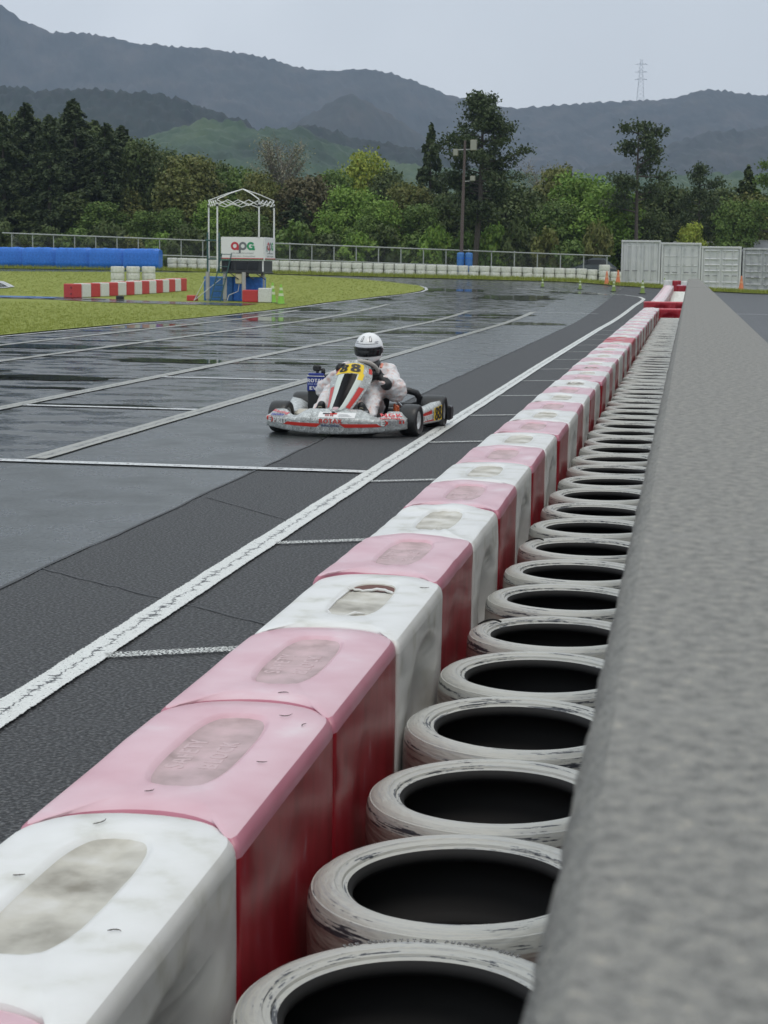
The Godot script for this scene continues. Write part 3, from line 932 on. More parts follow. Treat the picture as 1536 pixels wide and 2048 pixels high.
# raised lettering bent round a tyre's side
func tyre_words(t: Node3D, words: String, radius: float, middle: float) -> void:
	var st := SurfaceTool.new()
	st.begin(Mesh.PRIMITIVE_TRIANGLES)
	var step := 0.0115 / radius
	for i in words.length():
		if words[i] == " ": continue
		var tm := TextMesh.new()
		tm.text = words[i]; tm.font = font; tm.font_size = 32; tm.depth = 4.0; tm.pixel_size = 1.0
		var a := middle + PI + (i - words.length() * 0.5) * step
		var out := Vector3(cos(a), 0, sin(a))
		var k := 0.00042
		var b := Basis(Vector3.UP.cross(out).normalized() * -k, out * k, Vector3.UP * k)
		st.append_from(tm, 0, Transform3D(b, out * radius + Vector3(0, 0.2062, 0)))
	put("lettering", st.commit(), mat(lin(0.2, 0.2, 0.2), 0.5), t)

func cone_thing(at: Vector3, h: float, kind: String, label: String, group: String) -> void:
	var t := base("traffic_cone", at)
	tag(t, label, "cone", group)
	var m: Material = (M.cone_dull if at.z < -80.0 else M.cone_green) if kind == "green" else M.cone_orange
	var g := Geo.new()
	var s := h / 0.7
	g.box(Vector3(0, 0.018 * s, 0), Vector3(0.38, 0.036, 0.38) * s, 0.008)
	part("base", g, M.black if kind == "green" else m, t)
	g = Geo.new()
	g.lathe([Vector2(0.14, 0.036) * s, Vector2(0.125, 0.06) * s, Vector2(0.085, 0.32) * s, Vector2(0.05, 0.56) * s, Vector2(0.03, 0.69) * s, Vector2(0.022, 0.7) * s, Vector2(0.0, 0.7) * s], 20)
	part("body", g, m, t)
	for y in ([0.3, 0.5] if kind == "green" else [0.36]):
		g = Geo.new()
		var r := func(q: float) -> float: return lerpf(0.125, 0.03, (q - 0.06) / 0.63) + 0.003
		g.lathe([Vector2(r.call(y), y) * s, Vector2(r.call(y + 0.09), y + 0.09) * s], 20)
		part("band", g, mat(lin(0.55, 0.62, 0.4) if kind == "green" else lin(0.62, 0.3, 0.16), 0.4), t)

func far_side() -> void:
	var rng := RandomNumberGenerator.new()
	rng.seed = 21
	# long tyre wall round the bend, two tyres high
	var tm := tyre_mesh(28)
	var lin_mesh := tyre_mesh(28, true)
	var n := 41
	for i in n:
		var f := float(i) / (n - 1)
		var x := lerpf(-30.1, -5.55, f)
		var z := lerpf(-100.6, -102.4, f) + 0.5 * sin(f * PI)
		for k in 2:
			var t := put("wall_tyre", tm, M.tyre_clean)
			t.scale = Vector3(1.0, 1.62, 1.0)
			t.position = on(x + rng.randf_range(-0.02, 0.02), z, 0.04 + 0.334 * k)
			t.rotation.y = rng.randf() * TAU
			put("lining", lin_mesh, M.rubber, t)
			tag(t, "white tyre in the wall round the bend, %s column from the left, %s one" % [nth(i + 1), "upper" if k else "lower"], "tyre", "tyre wall round the far bend")
	for s in [[-4.85, -102.3, 3], [-4.2, -102.4, 2]]:
		for k in s[2]:
			var t := put("wall_tyre", tm, M.tyre_clean)
			t.scale = Vector3(1.05, 1.62, 1.05)
			t.position = on(s[0], s[1], 0.04 + 0.334 * k)
			put("lining", lin_mesh, M.rubber, t)
			tag(t, "white tyre by the container, %s from the ground in the %s stack" % [nth(k + 1), "taller" if s[2] == 3 else "shorter"], "tyre", "stacks at the end of the tyre wall")
	# blue cushions
	for i in 6:
		var t := base("crash_cushion", on(-31.2 - 2.14 * i, -98.4 - 0.25 * i, 0.0), 0.05)
		tag(t, "blue vinyl crash cushion, %s counted from the white tyre wall" % nth(i + 1), "cushion", "blue crash cushions")
		var g := Geo.new()
		var R := []
		var nz := noise(300 + i, 1.3, 3)
		for a in 13:
			var x := lerpf(-1.045, 1.045, a / 12.0)
			var e := 0.0 if a > 0 and a < 12 else 0.05
			var ring := []
			for q in [[-0.5, 0.0], [-0.5, 0.3], [-0.5, 0.7], [-0.47, 0.88], [-0.4, 0.93], [0.0, 0.95], [0.4, 0.93], [0.5, 0.8], [0.5, 0.0]]:
				var w := nz.get_noise_3d(x * 2.0, q[1] * 3.0, q[0] * 3.0) * 0.045
				ring.append(Vector3(x, q[1] * 1.3 * (1.0 - e) + (w if q[1] > 0.1 else 0.0), -q[0] * (1.0 - e * 1.5) + w))
			R.append(ring)
		g.rings(R, true, true, 1)
		part("cover", g, M.blue_mat, t)
		g = Geo.new()
		g.box(Vector3(0, 0.05, 0.515), Vector3(1.9, 0.06, 0.012), 0.004)
		part("strap", g, M.blue_pale, t)
	# pipe fence behind
	var fz := -104.0
	var t := base("pipe_fence", Vector3(0, 0, fz))
	tag(t, "long grey galvanised pipe fence behind the tyre wall", "fence")
	var topy := func(x: float) -> float: return lerpf(3.38, 2.40, (x + 41.4) / 36.6)
	var lowy := func(x: float) -> float: return topy.call(x) - lerpf(1.02, 0.86, (x + 41.4) / 36.6)
	var xs := steps(-41.4, -4.8, 27)
	for x in xs:
		var g := Geo.new()
		g.tube([Vector3(x, gy(x, fz) - 0.1, 0), Vector3(x, topy.call(x) + (0.09 if rng.randf() < 0.2 else 0.02), 0)], 0.034, 8)
		part("post", g, M.galv, t)
	for fn in [topy, lowy]:
		var g := Geo.new()
		g.tube([Vector3(-42.0, fn.call(-42.0), 0.035), Vector3(-4.6, fn.call(-4.6), 0.035)], 0.036, 8)
		part("rail", g, M.galv, t)
	var gr := Geo.new()
	gr.tube([Vector3(-10.0, lowy.call(-10.0) - 0.14, 0.05), Vector3(-5.2, lowy.call(-5.2) - 0.14, 0.05)], 0.03, 8)
	part("rail", gr, M.galv, t)
	# chain link, drawn as crossing wires
	gr = Geo.new()
	var x := -41.4
	while x < -4.8:
		var h: float = topy.call(x) - gy(x, fz)
		gr.xf = Transform3D.IDENTITY
		for s in [-1.0, 1.0]:
			var a := Vector3(x, gy(x, fz), -0.03)
			var b := Vector3(clampf(x + s * h, -41.4, -4.8), topy.call(clampf(x + s * h, -41.4, -4.8)), -0.03)
			var w := Vector3(0.0022, 0, 0)
			gr.quad(a - w, b - w, b + w, a + w)
		x += 0.16
	part("chain_link", gr, M.galv, t)
	# floodlight pole in blue padding
	var pz := -103.0
	var px := -13.25
	t = base("floodlight_pole", on(px, pz))
	tag(t, "tall brown steel floodlight pole with two floodlights behind the fence", "pole")
	var g2 := Geo.new()
	g2.tube([Vector3.ZERO, Vector3(0.02, 3.2, 0), Vector3(0.1, 7.9, 0)], [0.11, 0.1, 0.07], 12)
	part("mast", g2, nmat(noise(80, 0.04, 4), [[0.0, 0.05, 0.032, 0.03], [0.6, 0.1, 0.075, 0.07], [1.0, 0.3, 0.27, 0.25]], 1.4, 0.7), t)
	g2 = Geo.new()
	g2.tube([Vector3(-0.5, 7.35, 0), Vector3(0.75, 7.4, 0)], 0.035, 6)
	part("cross_arm", g2, M.galv, t)
	g2 = Geo.new()
	g2.tube([Vector3(0.08, 5.55, 0), Vector3(0.6, 5.6, 0)], 0.03, 6)
	part("cross_arm", g2, M.galv, t)
	for q in [[0.62, 7.62, 0.38, 0.62], [-0.42, 7.2, 0.3, 0.4], [0.6, 5.72, 0.3, 0.3]]:
		g2 = Geo.new()
		g2.box(Vector3(q[0], q[1], 0.12), Vector3(q[2], q[3], 0.22), 0.03)
		var fl := part("floodlight", g2, mat(lin(0.2, 0.2, 0.15), 0.5), t)
		g2 = Geo.new()
		g2.box(Vector3(q[0], q[1], 0.236), Vector3(q[2] - 0.06, q[3] - 0.06, 0.012), 0.003)
		part("lens", g2, mat(lin(0.28, 0.29, 0.24), 0.15), fl)
	for dx in [0.02, 0.56]:
		var pad := base("pole_padding", on(px + dx * 0.9 + 0.0, pz + 0.42))
		tag(pad, "blue foam pad wrapped round the foot of the floodlight pole" if dx < 0.1 else "blue foam pad wrapped round the tall conifer trunk by the pole", "padding")
		g2 = Geo.new()
		g2.lathe([Vector2(0.14, 0.0), Vector2(0.21, 0.02), Vector2(0.22, 0.5), Vector2(0.22, 1.35), Vector2(0.2, 1.44), Vector2(0.1, 1.46)], 20)
		part("foam", g2, M.blue_pale, pad)
		g2 = Geo.new()
		for y in [0.4, 1.1]: g2.lathe([Vector2(0.225, y), Vector2(0.225, y + 0.06)], 20)
		part("strap", g2, M.blue_mat, pad)
	# striped low blocks on the lawn and the six tyres behind them
	var a := Vector2(-23.85, -65.6)
	var b := Vector2(-21.6, -73.6)
	var nb := 15
	for i in nb:
		var f0 := float(i) / nb
		var f1 := float(i + 1) / nb
		var p0 := a.lerp(b, f0) + Vector2(0.75, 0.45) * sin(f0 * PI) * 0.42
		var p1 := a.lerp(b, f1) + Vector2(0.75, 0.45) * sin(f1 * PI) * 0.42
		if i == 0: p0 -= (p1 - p0) * 0.0
		var mid := (p0 + p1) * 0.5
		var th := base("lawn_block", on(mid.x, mid.y, 0.03), atan2(-(p1 - p0).y, (p1 - p0).x))
		tag(th, ("red" if i % 2 == 0 else "white") + " block, %s in the striped row on the lawn, counted from the path" % nth(i + 1), "block", "striped blocks on the lawn")
		var g := Geo.new()
		g.box(Vector3(0, 0.275, 0), Vector3((p1 - p0).length() - 0.012, 0.55, 0.5), 0.03)
		part("body", g, M.red_block if i % 2 == 0 else M.white_block, th)
		if i == 0:
			for q in [[0.17, 0.4], [0.17, 0.16]]:
				g = Geo.new()
				g.xf = Transform3D(Basis(Vector3(0, 0, 1), PI / 2), Vector3(-0.27, q[1], q[0]))
				g.lathe([Vector2(0.0, 0.012), Vector2(0.03, 0.012), Vector2(0.032, 0.0)], 12)
				part("bolt_hole", g, M.black, th)
	for i in 3:
		for k in 3:
			var ty := put("wall_tyre", tm, M.tyre_clean)
			ty.scale = Vector3(1.02, 1.45, 1.02)
			ty.position = on(-25.35 + 0.63 * i, -76.2 - 0.3 * i, 0.03 + 0.298 * k)
			put("lining", lin_mesh, M.rubber, ty)
			tag(ty, "white tyre on the lawn behind the striped blocks, %s stack, %s from the ground" % [nth(i + 1), nth(k + 1)], "tyre", "tyre stacks on the lawn")
	# black drain box by the path
	var bx := base("drain_cover", on(-21.4, -64.6, 0.06))
	tag(bx, "small black box lying by the path before the striped blocks", "box")
	var gb := Geo.new()
	gb.box(Vector3(0, 0.07, 0), Vector3(0.28, 0.14, 0.2), 0.02)
	part("body", gb, M.black, bx)
	gb = Geo.new()
	gb.box(Vector3(-0.6, 0.012, 1.2), Vector3(0.9, 0.024, 0.12), 0.006)
	part("strip", gb, M.black, bx)
	for q in [[-7.11, -86.75, 0.45, "green", "small green cone on the far bend, first of four from the left"], [-5.21, -85.7, 0.5, "green", "small green cone on the far bend, second of four from the left"], [-3.61, -86.1, 0.56, "green", "small green cone on the far bend, third of four from the left"], [-2.2, -85.15, 0.65, "green", "small green cone nearest the barrier end on the far bend"], [-1.4, -101.0, 0.5, "green", "small green cone before the second container"], [-4.49, -97.67, 0.72, "orange", "orange cone before the tall tyre stack"], [-3.95, -99.6, 0.8, "orange", "orange cone at the corner of the first container"], [2.94, -103.66, 0.85, "orange", "orange cone standing before the grey container beyond the wall"], [-15.5, -64.9, 0.78, "green", "slim green cone close behind the tower's red and white blocks"], [-14.95, -63.95, 0.75, "green", "bright green cone on a black foot by the tower"]]:
		cone_thing(on(q[0], q[1], 0.012 if q[1] > -95 else 0.04), q[2], q[3], q[4], "traffic cones")

func marshal_tower() -> void:
	var o := Vector3(-16.75, gy(-16.75, -65.3) + 0.03, -65.3)
	var t := base("marshal_tower", o)
	tag(t, "marshal tower with white apc signs, dark windows and bare tent frame on top", "tower")
	var g: Geo
	var grey := nmat(noise(81, 0.05, 3), [[0.0, 0.3, 0.3, 0.29], [1.0, 0.46, 0.46, 0.45]], 0.8, 0.6)
	var green := mat(lin(0.03, 0.09, 0.085), 0.5)
	# wrapped posts
	for q in [[-1.32, 0.25], [-0.62, 0.35], [0.12, 0.35], [0.62, -0.6], [-0.1, -1.0]]:
		g = Geo.new()
		g.tube([Vector3(q[0], 0, q[1]), Vector3(q[0], 0.12, q[1])], 0.05, 10)
		g.tube([Vector3(q[0], 0.1, q[1]), Vector3(q[0], 1.12, q[1])], 0.08, 12)
		part("padded_post", g, grey, t)
	g = Geo.new()
	g.tube([Vector3(-1.32, 1.1, 0.25), Vector3(-1.32, 2.6, 0.25)], 0.035, 8)
	g.tube([Vector3(-0.86, 1.1, 0.3), Vector3(-0.86, 2.6, 0.3)], 0.035, 8)
	g.tube([Vector3(-1.4, 2.3, 0.28), Vector3(-0.75, 2.3, 0.28)], 0.03, 8)
	g.tube([Vector3(-1.32, 1.6, 0.25), Vector3(-1.32, 1.6, -1.3)], 0.03, 8)
	part("scaffold", g, green, t)
	g = Geo.new()
	g.box(Vector3(0.02, 1.1, -0.55), Vector3(1.66, 0.06, 1.7), 0.01)
	part("platform", g, M.black, t)
	g = Geo.new()
	for q in [[-0.45, -0.1], [0.1, 0.5], [0.55, 0.95]]:
		g.tube([Vector3(q[0], 1.1, 0.3), Vector3(q[1], 0.85, 0.3)], 0.02, 6)
	part("brace", g, M.black, t)
	# hut below the signs
	g = Geo.new()
	g.box(Vector3(0.02, 1.34, -0.55), Vector3(1.6, 0.44, 1.6), 0.01)
	var hut := part("hut", g, mat(lin(0.03, 0.033, 0.04), 0.5), t)
	for q in [-0.62, -0.38, 0.0, 0.45]:
		g = Geo.new()
		g.box(Vector3(q, 1.36, 0.262), Vector3(0.18 if q < -0.2 else 0.4, 0.3, 0.02), 0.005)
		part("window", g, M.dark_glass, hut)
	g = Geo.new()
	g.box(Vector3(0.835, 1.36, 0.24), Vector3(0.05, 0.42, 0.05), 0.005)
	part("corner_post", g, M.white_paint, hut)
	# sign boards, front and side
	for side in 2:
		g = Geo.new()
		if side == 0: g.box(Vector3(0.05, 2.0, 0.3), Vector3(1.66, 0.87, 0.04), 0.006)
		else: g.box(Vector3(0.9, 2.0, -0.55), Vector3(0.04, 0.87, 1.66), 0.006)
		var s := part("sign_board", g, M.white_paint, t)
		var fr := func(x: float, y: float) -> Transform3D: return facing(Vector3(0.05 + x, 2.0 + y, 0.3215), Vector3.BACK) if side == 0 else facing(Vector3(0.9215, 2.0 + y, -0.55 - x), Vector3.RIGHT)
		letter_ring(s, fr.call(-0.29, 0.10), lin(0.5, 0.03, 0.05), "a")
		letter_ring(s, fr.call(0.02, 0.10), lin(0.15, 0.16, 0.17), "p")
		letter_ring(s, fr.call(0.33, 0.10), lin(0.02, 0.28, 0.12), "c")
		var ink := mat(lin(0.3, 0.31, 0.32), 0.5)
		text("lettering", "AUTO PARADISE GOTEMBA", 0.05, 0.002, fr.call(0.0, -0.17), ink, s)
		text("lettering", "Outdoor Kart + Driving School", 0.05, 0.002, fr.call(0.0, -0.28), ink, s)
		for b in [[-0.365, lin(0.5, 0.03, 0.04)], [-0.405, lin(0.02, 0.16, 0.07)]]:
			g = Geo.new()
			if side == 0: g.box(Vector3(0.05, 2.0 + b[0], 0.3225), Vector3(1.64, 0.035, 0.005), 0.001)
			else: g.box(Vector3(0.9225, 2.0 + b[0], -0.55), Vector3(0.005, 0.035, 1.64), 0.001)
			part("stripe", g, mat(b[1], 0.5), s)
		if side == 1:
			g = Geo.new()
			var arc := []
			for k in 9: arc.append(Vector3(0.925, 1.9 + 0.22 * sin(PI * k / 8.0), 0.0 + 0.09 * cos(PI * k / 8.0)))
			g.tube(arc, 0.012, 6)
			part("emblem", g, mat(lin(0.12, 0.22, 0.2), 0.5), s)
	# ladder stair on the left
	var ladder := base("step_ladder", o + Vector3(-0.95, 0, 0.5))
	tag(ladder, "dark ladder leaning on the left of the marshal tower", "ladder")
	for dx in [-0.16, 0.22]:
		g = Geo.new()
		g.tube([Vector3(dx, 0, 0.15), Vector3(dx + 0.42, 2.1, -0.25)], 0.022, 6)
		part("rail", g, green, ladder)
	for k in 8:
		g = Geo.new()
		var f := 0.08 + k * 0.11
		g.tube([Vector3(-0.16 + 0.42 * f, 2.1 * f, 0.15 - 0.4 * f), Vector3(0.22 + 0.42 * f, 2.1 * f, 0.15 - 0.4 * f)], 0.018, 6)
		part("rung", g, green, ladder)
	# tent frame: four legs, scissor sides, peak
	var tent := base("tent_frame", o)
	tag(tent, "bare white folding tent frame standing on the marshal tower", "tent frame")
	var C := [Vector3(-0.92, 0, 0.33), Vector3(0.7, 0, 0.33), Vector3(0.88, 0, -1.35), Vector3(-1.68, 0, -1.2)]
	var y0 := [1.14, 2.44, 2.43, 0.05]
	for k in 4:
		g = Geo.new()
		g.tube([C[k] + Vector3(0, y0[k], 0), C[k] + Vector3(0, 3.72, 0)], 0.032, 8)
		part("leg", g, M.white_paint, tent)
		g = Geo.new()
		g.box(C[k] + Vector3(0, 3.62, 0), Vector3(0.09, 0.08, 0.09), 0.01)
		part("corner_clamp", g, M.black, tent)
	for k in 4:
		g = Geo.new()
		var p: Vector3 = C[k]
		var q: Vector3 = C[(k + 1) % 4]
		for s in 4:
			var u0 := p.lerp(q, s / 4.0)
			var u1 := p.lerp(q, (s + 1) / 4.0)
			g.tube([u0 + Vector3(0, 3.6, 0), u1 + Vector3(0, 3.82, 0)], 0.016, 6)
			g.tube([u0 + Vector3(0, 3.82, 0), u1 + Vector3(0, 3.6, 0)], 0.016, 6)
		part("scissor_bars", g, M.white_paint, tent)
	var peak := Vector3(-0.12, 4.25, -0.45)
	for k in 4:
		g = Geo.new()
		g.tube([C[k] + Vector3(0, 3.84, 0), (C[k] + Vector3(0, 3.84, 0)).lerp(peak, 0.5) + Vector3(0, 0.03, 0), peak], 0.02, 6)
		part("roof_bar", g, M.white_paint, tent)
	# what stands round its foot
	var bl := base("crash_cushion", o + Vector3(-0.52, 0, -0.75))
	tag(bl, "blue block standing behind the posts of the marshal tower", "cushion")
	for k in 2:
		g = Geo.new()
		g.box(Vector3(-0.58 + 1.17 * k, 0.47, 0), Vector3(1.15, 0.94, 0.6), 0.03)
		part("panel", g, M.blue_pale if k == 0 else M.blue_mat, bl)
	var bag := base("supply_bag", o)
	tag(bag, "cream box hanging between the posts of the marshal tower", "box")
	g = Geo.new()
	g.box(Vector3(-0.1, 0.88, 0.2), Vector3(0.28, 0.4, 0.14), 0.03)
	part("body", g, mat(lin(0.55, 0.5, 0.32), 0.6), bag)
	g = Geo.new()
	g.tube([Vector3(-0.1, 0.68, 0.2), Vector3(-0.12, 0.4, 0.28), Vector3(-0.45, 0.25, 0.4), Vector3(-0.5, 0.02, 0.5)], 0.014, 6)
	part("cable", g, mat(lin(0.5, 0.5, 0.48), 0.6), bag)
	for q in [[-2.0, 0.5, 0.0, 0.33, 0.22, M.red_block, "red low block at the left foot of the marshal tower"], [0.42, 0.75, 0.35, 0.62, 0.46, M.red_block, "red block at the right foot of the marshal tower"], [1.0, 0.9, 0.45, 0.5, 0.54, M.white_block, "white block beside the red one at the tower's foot"]]:
		var lb := base("lawn_block", o + Vector3(q[0], 0, q[2]))
		tag(lb, q[6], "block", "blocks round the tower")
		g = Geo.new()
		g.box(Vector3(0, q[4] * 0.5, 0), Vector3(q[3], q[4], 0.45), 0.025)
		part("body", g, q[5], lb)
	var tube := base("stay_pipe", o)
	tag(tube, "white pipe slanting to the ground left of the marshal tower", "pipe")
	g = Geo.new()
	g.tube([Vector3(-1.85, 0.02, 0.3), Vector3(-1.38, 0.85, 0.38)], 0.014, 6)
	g.tube([Vector3(-1.85, 0.02, 0.32), Vector3(-0.75, 0.85, 0.5)], 0.014, 6)
	part("pipe", g, mat(lin(0.6, 0.62, 0.62), 0.4), tube)

# round sign letter built of a ring and its stem
func letter_ring(parent: Node, xf: Transform3D, c: Color, kind: String) -> void:
	var g := Geo.new()
	g.xf = xf
	var a0 := 0.0
	var a1 := TAU
	if kind == "c": a0 = 0.55; a1 = TAU - 0.05
	var n := 28
	for i in n:
		var t0 := lerpf(a0, a1, float(i) / n)
		var t1 := lerpf(a0, a1, float(i + 1) / n)
		var p := func(r: float, t: float) -> Vector3: return Vector3(cos(t) * r, sin(t) * r, 0.003)
		g.quad(p.call(0.075, t0), p.call(0.155, t0), p.call(0.155, t1), p.call(0.075, t1))
	if kind == "a": g.box(Vector3(0.115, -0.075, 0.001), Vector3(0.08, 0.16, 0.006), 0.001)
	if kind == "p": g.box(Vector3(-0.115, -0.13, 0.001), Vector3(0.08, 0.26, 0.006), 0.001)
	if kind == "c": g.box(Vector3(0.11, -0.115, 0.001), Vector3(0.1, 0.08, 0.006), 0.001); g.box(Vector3(0.06, 0.0, 0.002), Vector3(0.12, 0.05, 0.004), 0.001)
	part("letter", g, mat(c, 0.5), parent)

func containers() -> void:
	var paint := nmat(noise(91, 0.02, 5), [[0.0, 0.46, 0.48, 0.505], [0.3, 0.53, 0.55, 0.575], [0.6, 0.56, 0.575, 0.6], [1.0, 0.6, 0.615, 0.635]], 9.0, 0.45)
	var paint2 := nmat(noise(92, 0.03, 6), [[0.0, 0.26, 0.27, 0.3], [0.4, 0.37, 0.385, 0.42], [0.6, 0.4, 0.415, 0.45], [1.0, 0.48, 0.495, 0.53]], 5.0, 0.5)
	var dark := mat(lin(0.12, 0.13, 0.15), 0.6)
	var rows := [[-2.96, 0.79, 2.6, paint, 0, "pale grey shipping container beside the tyre wall"], [-0.56, 0.72, 2.55, paint, 1, "pale grey shipping container, second from the tyre wall"], [1.83, 0.55, 2.52, paint, 2, "grey shipping container with bulging horizontal door ribs behind the concrete wall"], [4.27, 0.48, 2.52, paint2, 3, "weathered darker grey shipping container beyond the orange cone"], [6.75, 0.44, 2.52, paint2, 2, "weathered grey shipping container at the edge of the view"]]
	for r in rows:
		var t := base("shipping_container", Vector3(r[0], r[1], -108.0))
		tag(t, r[5], "container", "shipping containers in a row")
		var H: float = r[2]
		var W := 2.36
		var g := Geo.new()
		g.box(Vector3(0, H / 2, -3.0), Vector3(W - 0.02, H - 0.1, 5.8), 0.01)
		for k in 26:
			for s in [-1.0, 1.0]: g.box(Vector3(s * (W / 2 - 0.01), H / 2, -0.4 - k * 0.21), Vector3(0.04, H - 0.3, 0.1), 0.015)
		part("shell", g, r[3], t)
		g = Geo.new()
		for s in [-1.0, 1.0]: g.box(Vector3(s * (W / 2 - 0.06), H / 2, -0.06), Vector3(0.12, H, 0.14), 0.015)
		g.box(Vector3(0, H - 0.06, -0.06), Vector3(W - 0.24, 0.12, 0.13), 0.015)
		g.box(Vector3(0, 0.07, -0.06), Vector3(W - 0.24, 0.14, 0.13), 0.015)
		part("end_frame", g, r[3], t)
		for sx in [-1.0, 1.0]:
			for sy in [0.07, H - 0.07]:
				g = Geo.new()
				g.box(Vector3(sx * (W / 2 - 0.08), sy, 0.01), Vector3(0.165, 0.13, 0.05), 0.015)
				part("corner_casting", g, r[3], t)
			g = Geo.new()
			g.box(Vector3(sx * 0.53, H / 2, -0.09), Vector3(1.02, H - 0.28, 0.05), 0.012)
			var d := part("door", g, r[3], t)
			var style: int = r[4]
			if style == 0:
				for k in 3:
					g = Geo.new()
					g.box(Vector3(sx * 0.53 + (k - 1) * 0.3, H / 2, -0.068), Vector3(0.14, H - 0.34, 0.05), 0.018)
					part("rib", g, r[3], d)
			else:
				var ys: Array = [[0.26, 0.46, 0.68], [0.26, 0.46, 0.68], [0.15, 0.42, 0.56, 0.7, 0.9], [0.14, 0.3, 0.44, 0.6, 0.86]][style]
				for y in ys:
					g = Geo.new()
					g.box(Vector3(sx * 0.53, y * H, -0.066), Vector3(0.9, 0.05 if style == 1 else 0.11, 0.05 if style == 1 else 0.1), 0.018 if style == 1 else 0.035)
					part("rib", g, r[3], d)
			for dx in [0.22, 0.68]:
				g = Geo.new()
				g.tube([Vector3(sx * dx, 0.12, -0.005), Vector3(sx * dx, H - 0.1, -0.005)], 0.02, 6)
				for y in [0.3, H * 0.5, H - 0.35]: g.box(Vector3(sx * dx, y, -0.02), Vector3(0.1, 0.05, 0.07), 0.01)
				part("lock_bar", g, r[3], d)
				g = Geo.new()
				g.box(Vector3(sx * (dx + 0.12), 0.78, 0.02), Vector3(0.3, 0.035, 0.03), 0.008)
				part("handle", g, dark, d)
			g = Geo.new()
			g.box(Vector3(sx * 0.9, 0.0 - 0.045, -0.3), Vector3(0.3, 0.12, 0.3), 0.02)
			part("footing", g, M.concrete, t)
	# two more whose tops show over the row
	for q in [[5.2, 0.9, "tarpaulin pale container roof showing over the darker containers"], [0.2, 0.75, "container roof showing just above the second container"]]:
		var t := base("shipping_container", Vector3(q[0], q[1] - 0.25, -116.5))
		tag(t, q[2], "container", "containers standing behind the row")
		var g := Geo.new()
		g.box(Vector3(0, 1.5, 0), Vector3(2.6 if q[0] < 1.0 else 5.0, 2.8, 2.4), 0.03)
		part("shell", g, paint, t)
		g = Geo.new()
		g.box(Vector3(0, 2.92, 0), Vector3(2.66 if q[0] < 1.0 else 5.06, 0.06, 2.46), 0.02)
		part("roof", g, M.white_block, t)
	# something dark parked behind the tyre stack: only its roof shows
	var car := base("parked_car", Vector3(-5.1, gy(-5.1, -106.6), -106.6))
	tag(car, "dark car roof and window behind the tyre stack beside the container", "car")
	var gc := Geo.new()
	var R := []
	for i in 9:
		var x: float = lerpf(-2.0, 0.75, i / 8.0)
		var roof: float = [0.7, 0.9, 1.0, 1.3, 1.4, 1.42, 1.38, 1.1, 0.85][i]
		R.append([Vector3(x, 0.25, 0.8), Vector3(x, 0.8, 0.82), Vector3(x, roof, 0.6), Vector3(x, roof + 0.02, 0.0), Vector3(x, roof, -0.6), Vector3(x, 0.8, -0.82), Vector3(x, 0.25, -0.8)])
	gc.rings(R, true, true, 1)
	part("body", gc, mat(lin(0.02, 0.03, 0.035), 0.25), car)
	for z in [0.83, -0.83]:
		for x in [-1.5, 0.35]:
			gc = Geo.new()
			gc.xf = Transform3D(Basis(Vector3.RIGHT, PI / 2), Vector3(x, 0.3, z - 0.1))
			gc.lathe([Vector2(0, 0), Vector2(0.28, 0), Vector2(0.3, 0.03), Vector2(0.3, 0.17), Vector2(0.28, 0.2), Vector2(0, 0.2)], 20)
			part("wheel", gc, M.rubber, car)
	gc = Geo.new()
	gc.box(Vector3(-0.5, 1.16, 0.73), Vector3(1.3, 0.26, 0.04), 0.01)
	part("window", gc, M.dark_glass, car)

# leaf clumps scattered through a crown; unit crown: radius 1 wide, 1 tall, foot at y = 0
class Crown:
	var v := PackedVector3Array()
	var n := PackedVector3Array()
	var c := PackedColorArray()
	var ix := PackedInt32Array()
	var rng := RandomNumberGenerator.new()
	func leaf(p: Vector3, size: float, out: Vector3, tone: float, flat := 0.5) -> void:
		var nn := (out * flat + Vector3(rng.randf_range(-1, 1), rng.randf_range(-0.4, 1.2), rng.randf_range(-1, 1))).normalized()
		var a := nn.cross(Vector3(rng.randf_range(-1, 1), rng.randf_range(-1, 1), rng.randf_range(-1, 1))).normalized()
		var b := nn.cross(a)
		var s := size * rng.randf_range(0.6, 1.3)
		var w := s * rng.randf_range(0.35, 0.8)
		var o := v.size()
		v.append_array([p - a * s, p + b * w, p + a * s, p - b * w])
		n.append_array([nn, nn, nn, nn])
		var k := tone * rng.randf_range(0.8, 1.22)
		var h := rng.randf_range(-0.16, 0.16)
		var col := Color(k * (1.0 + h), k, k * (1.0 - h * 0.5))
		c.append_array([col, col, col, col])
		ix.append_array([o, o + 1, o + 2, o, o + 2, o + 3])
	func mesh() -> ArrayMesh:
		var A := []
		A.resize(Mesh.ARRAY_MAX)
		A[Mesh.ARRAY_VERTEX] = v; A[Mesh.ARRAY_NORMAL] = n; A[Mesh.ARRAY_COLOR] = c; A[Mesh.ARRAY_INDEX] = ix
		var m := ArrayMesh.new()
		m.add_surface_from_arrays(Mesh.PRIMITIVE_TRIANGLES, A)
		return m

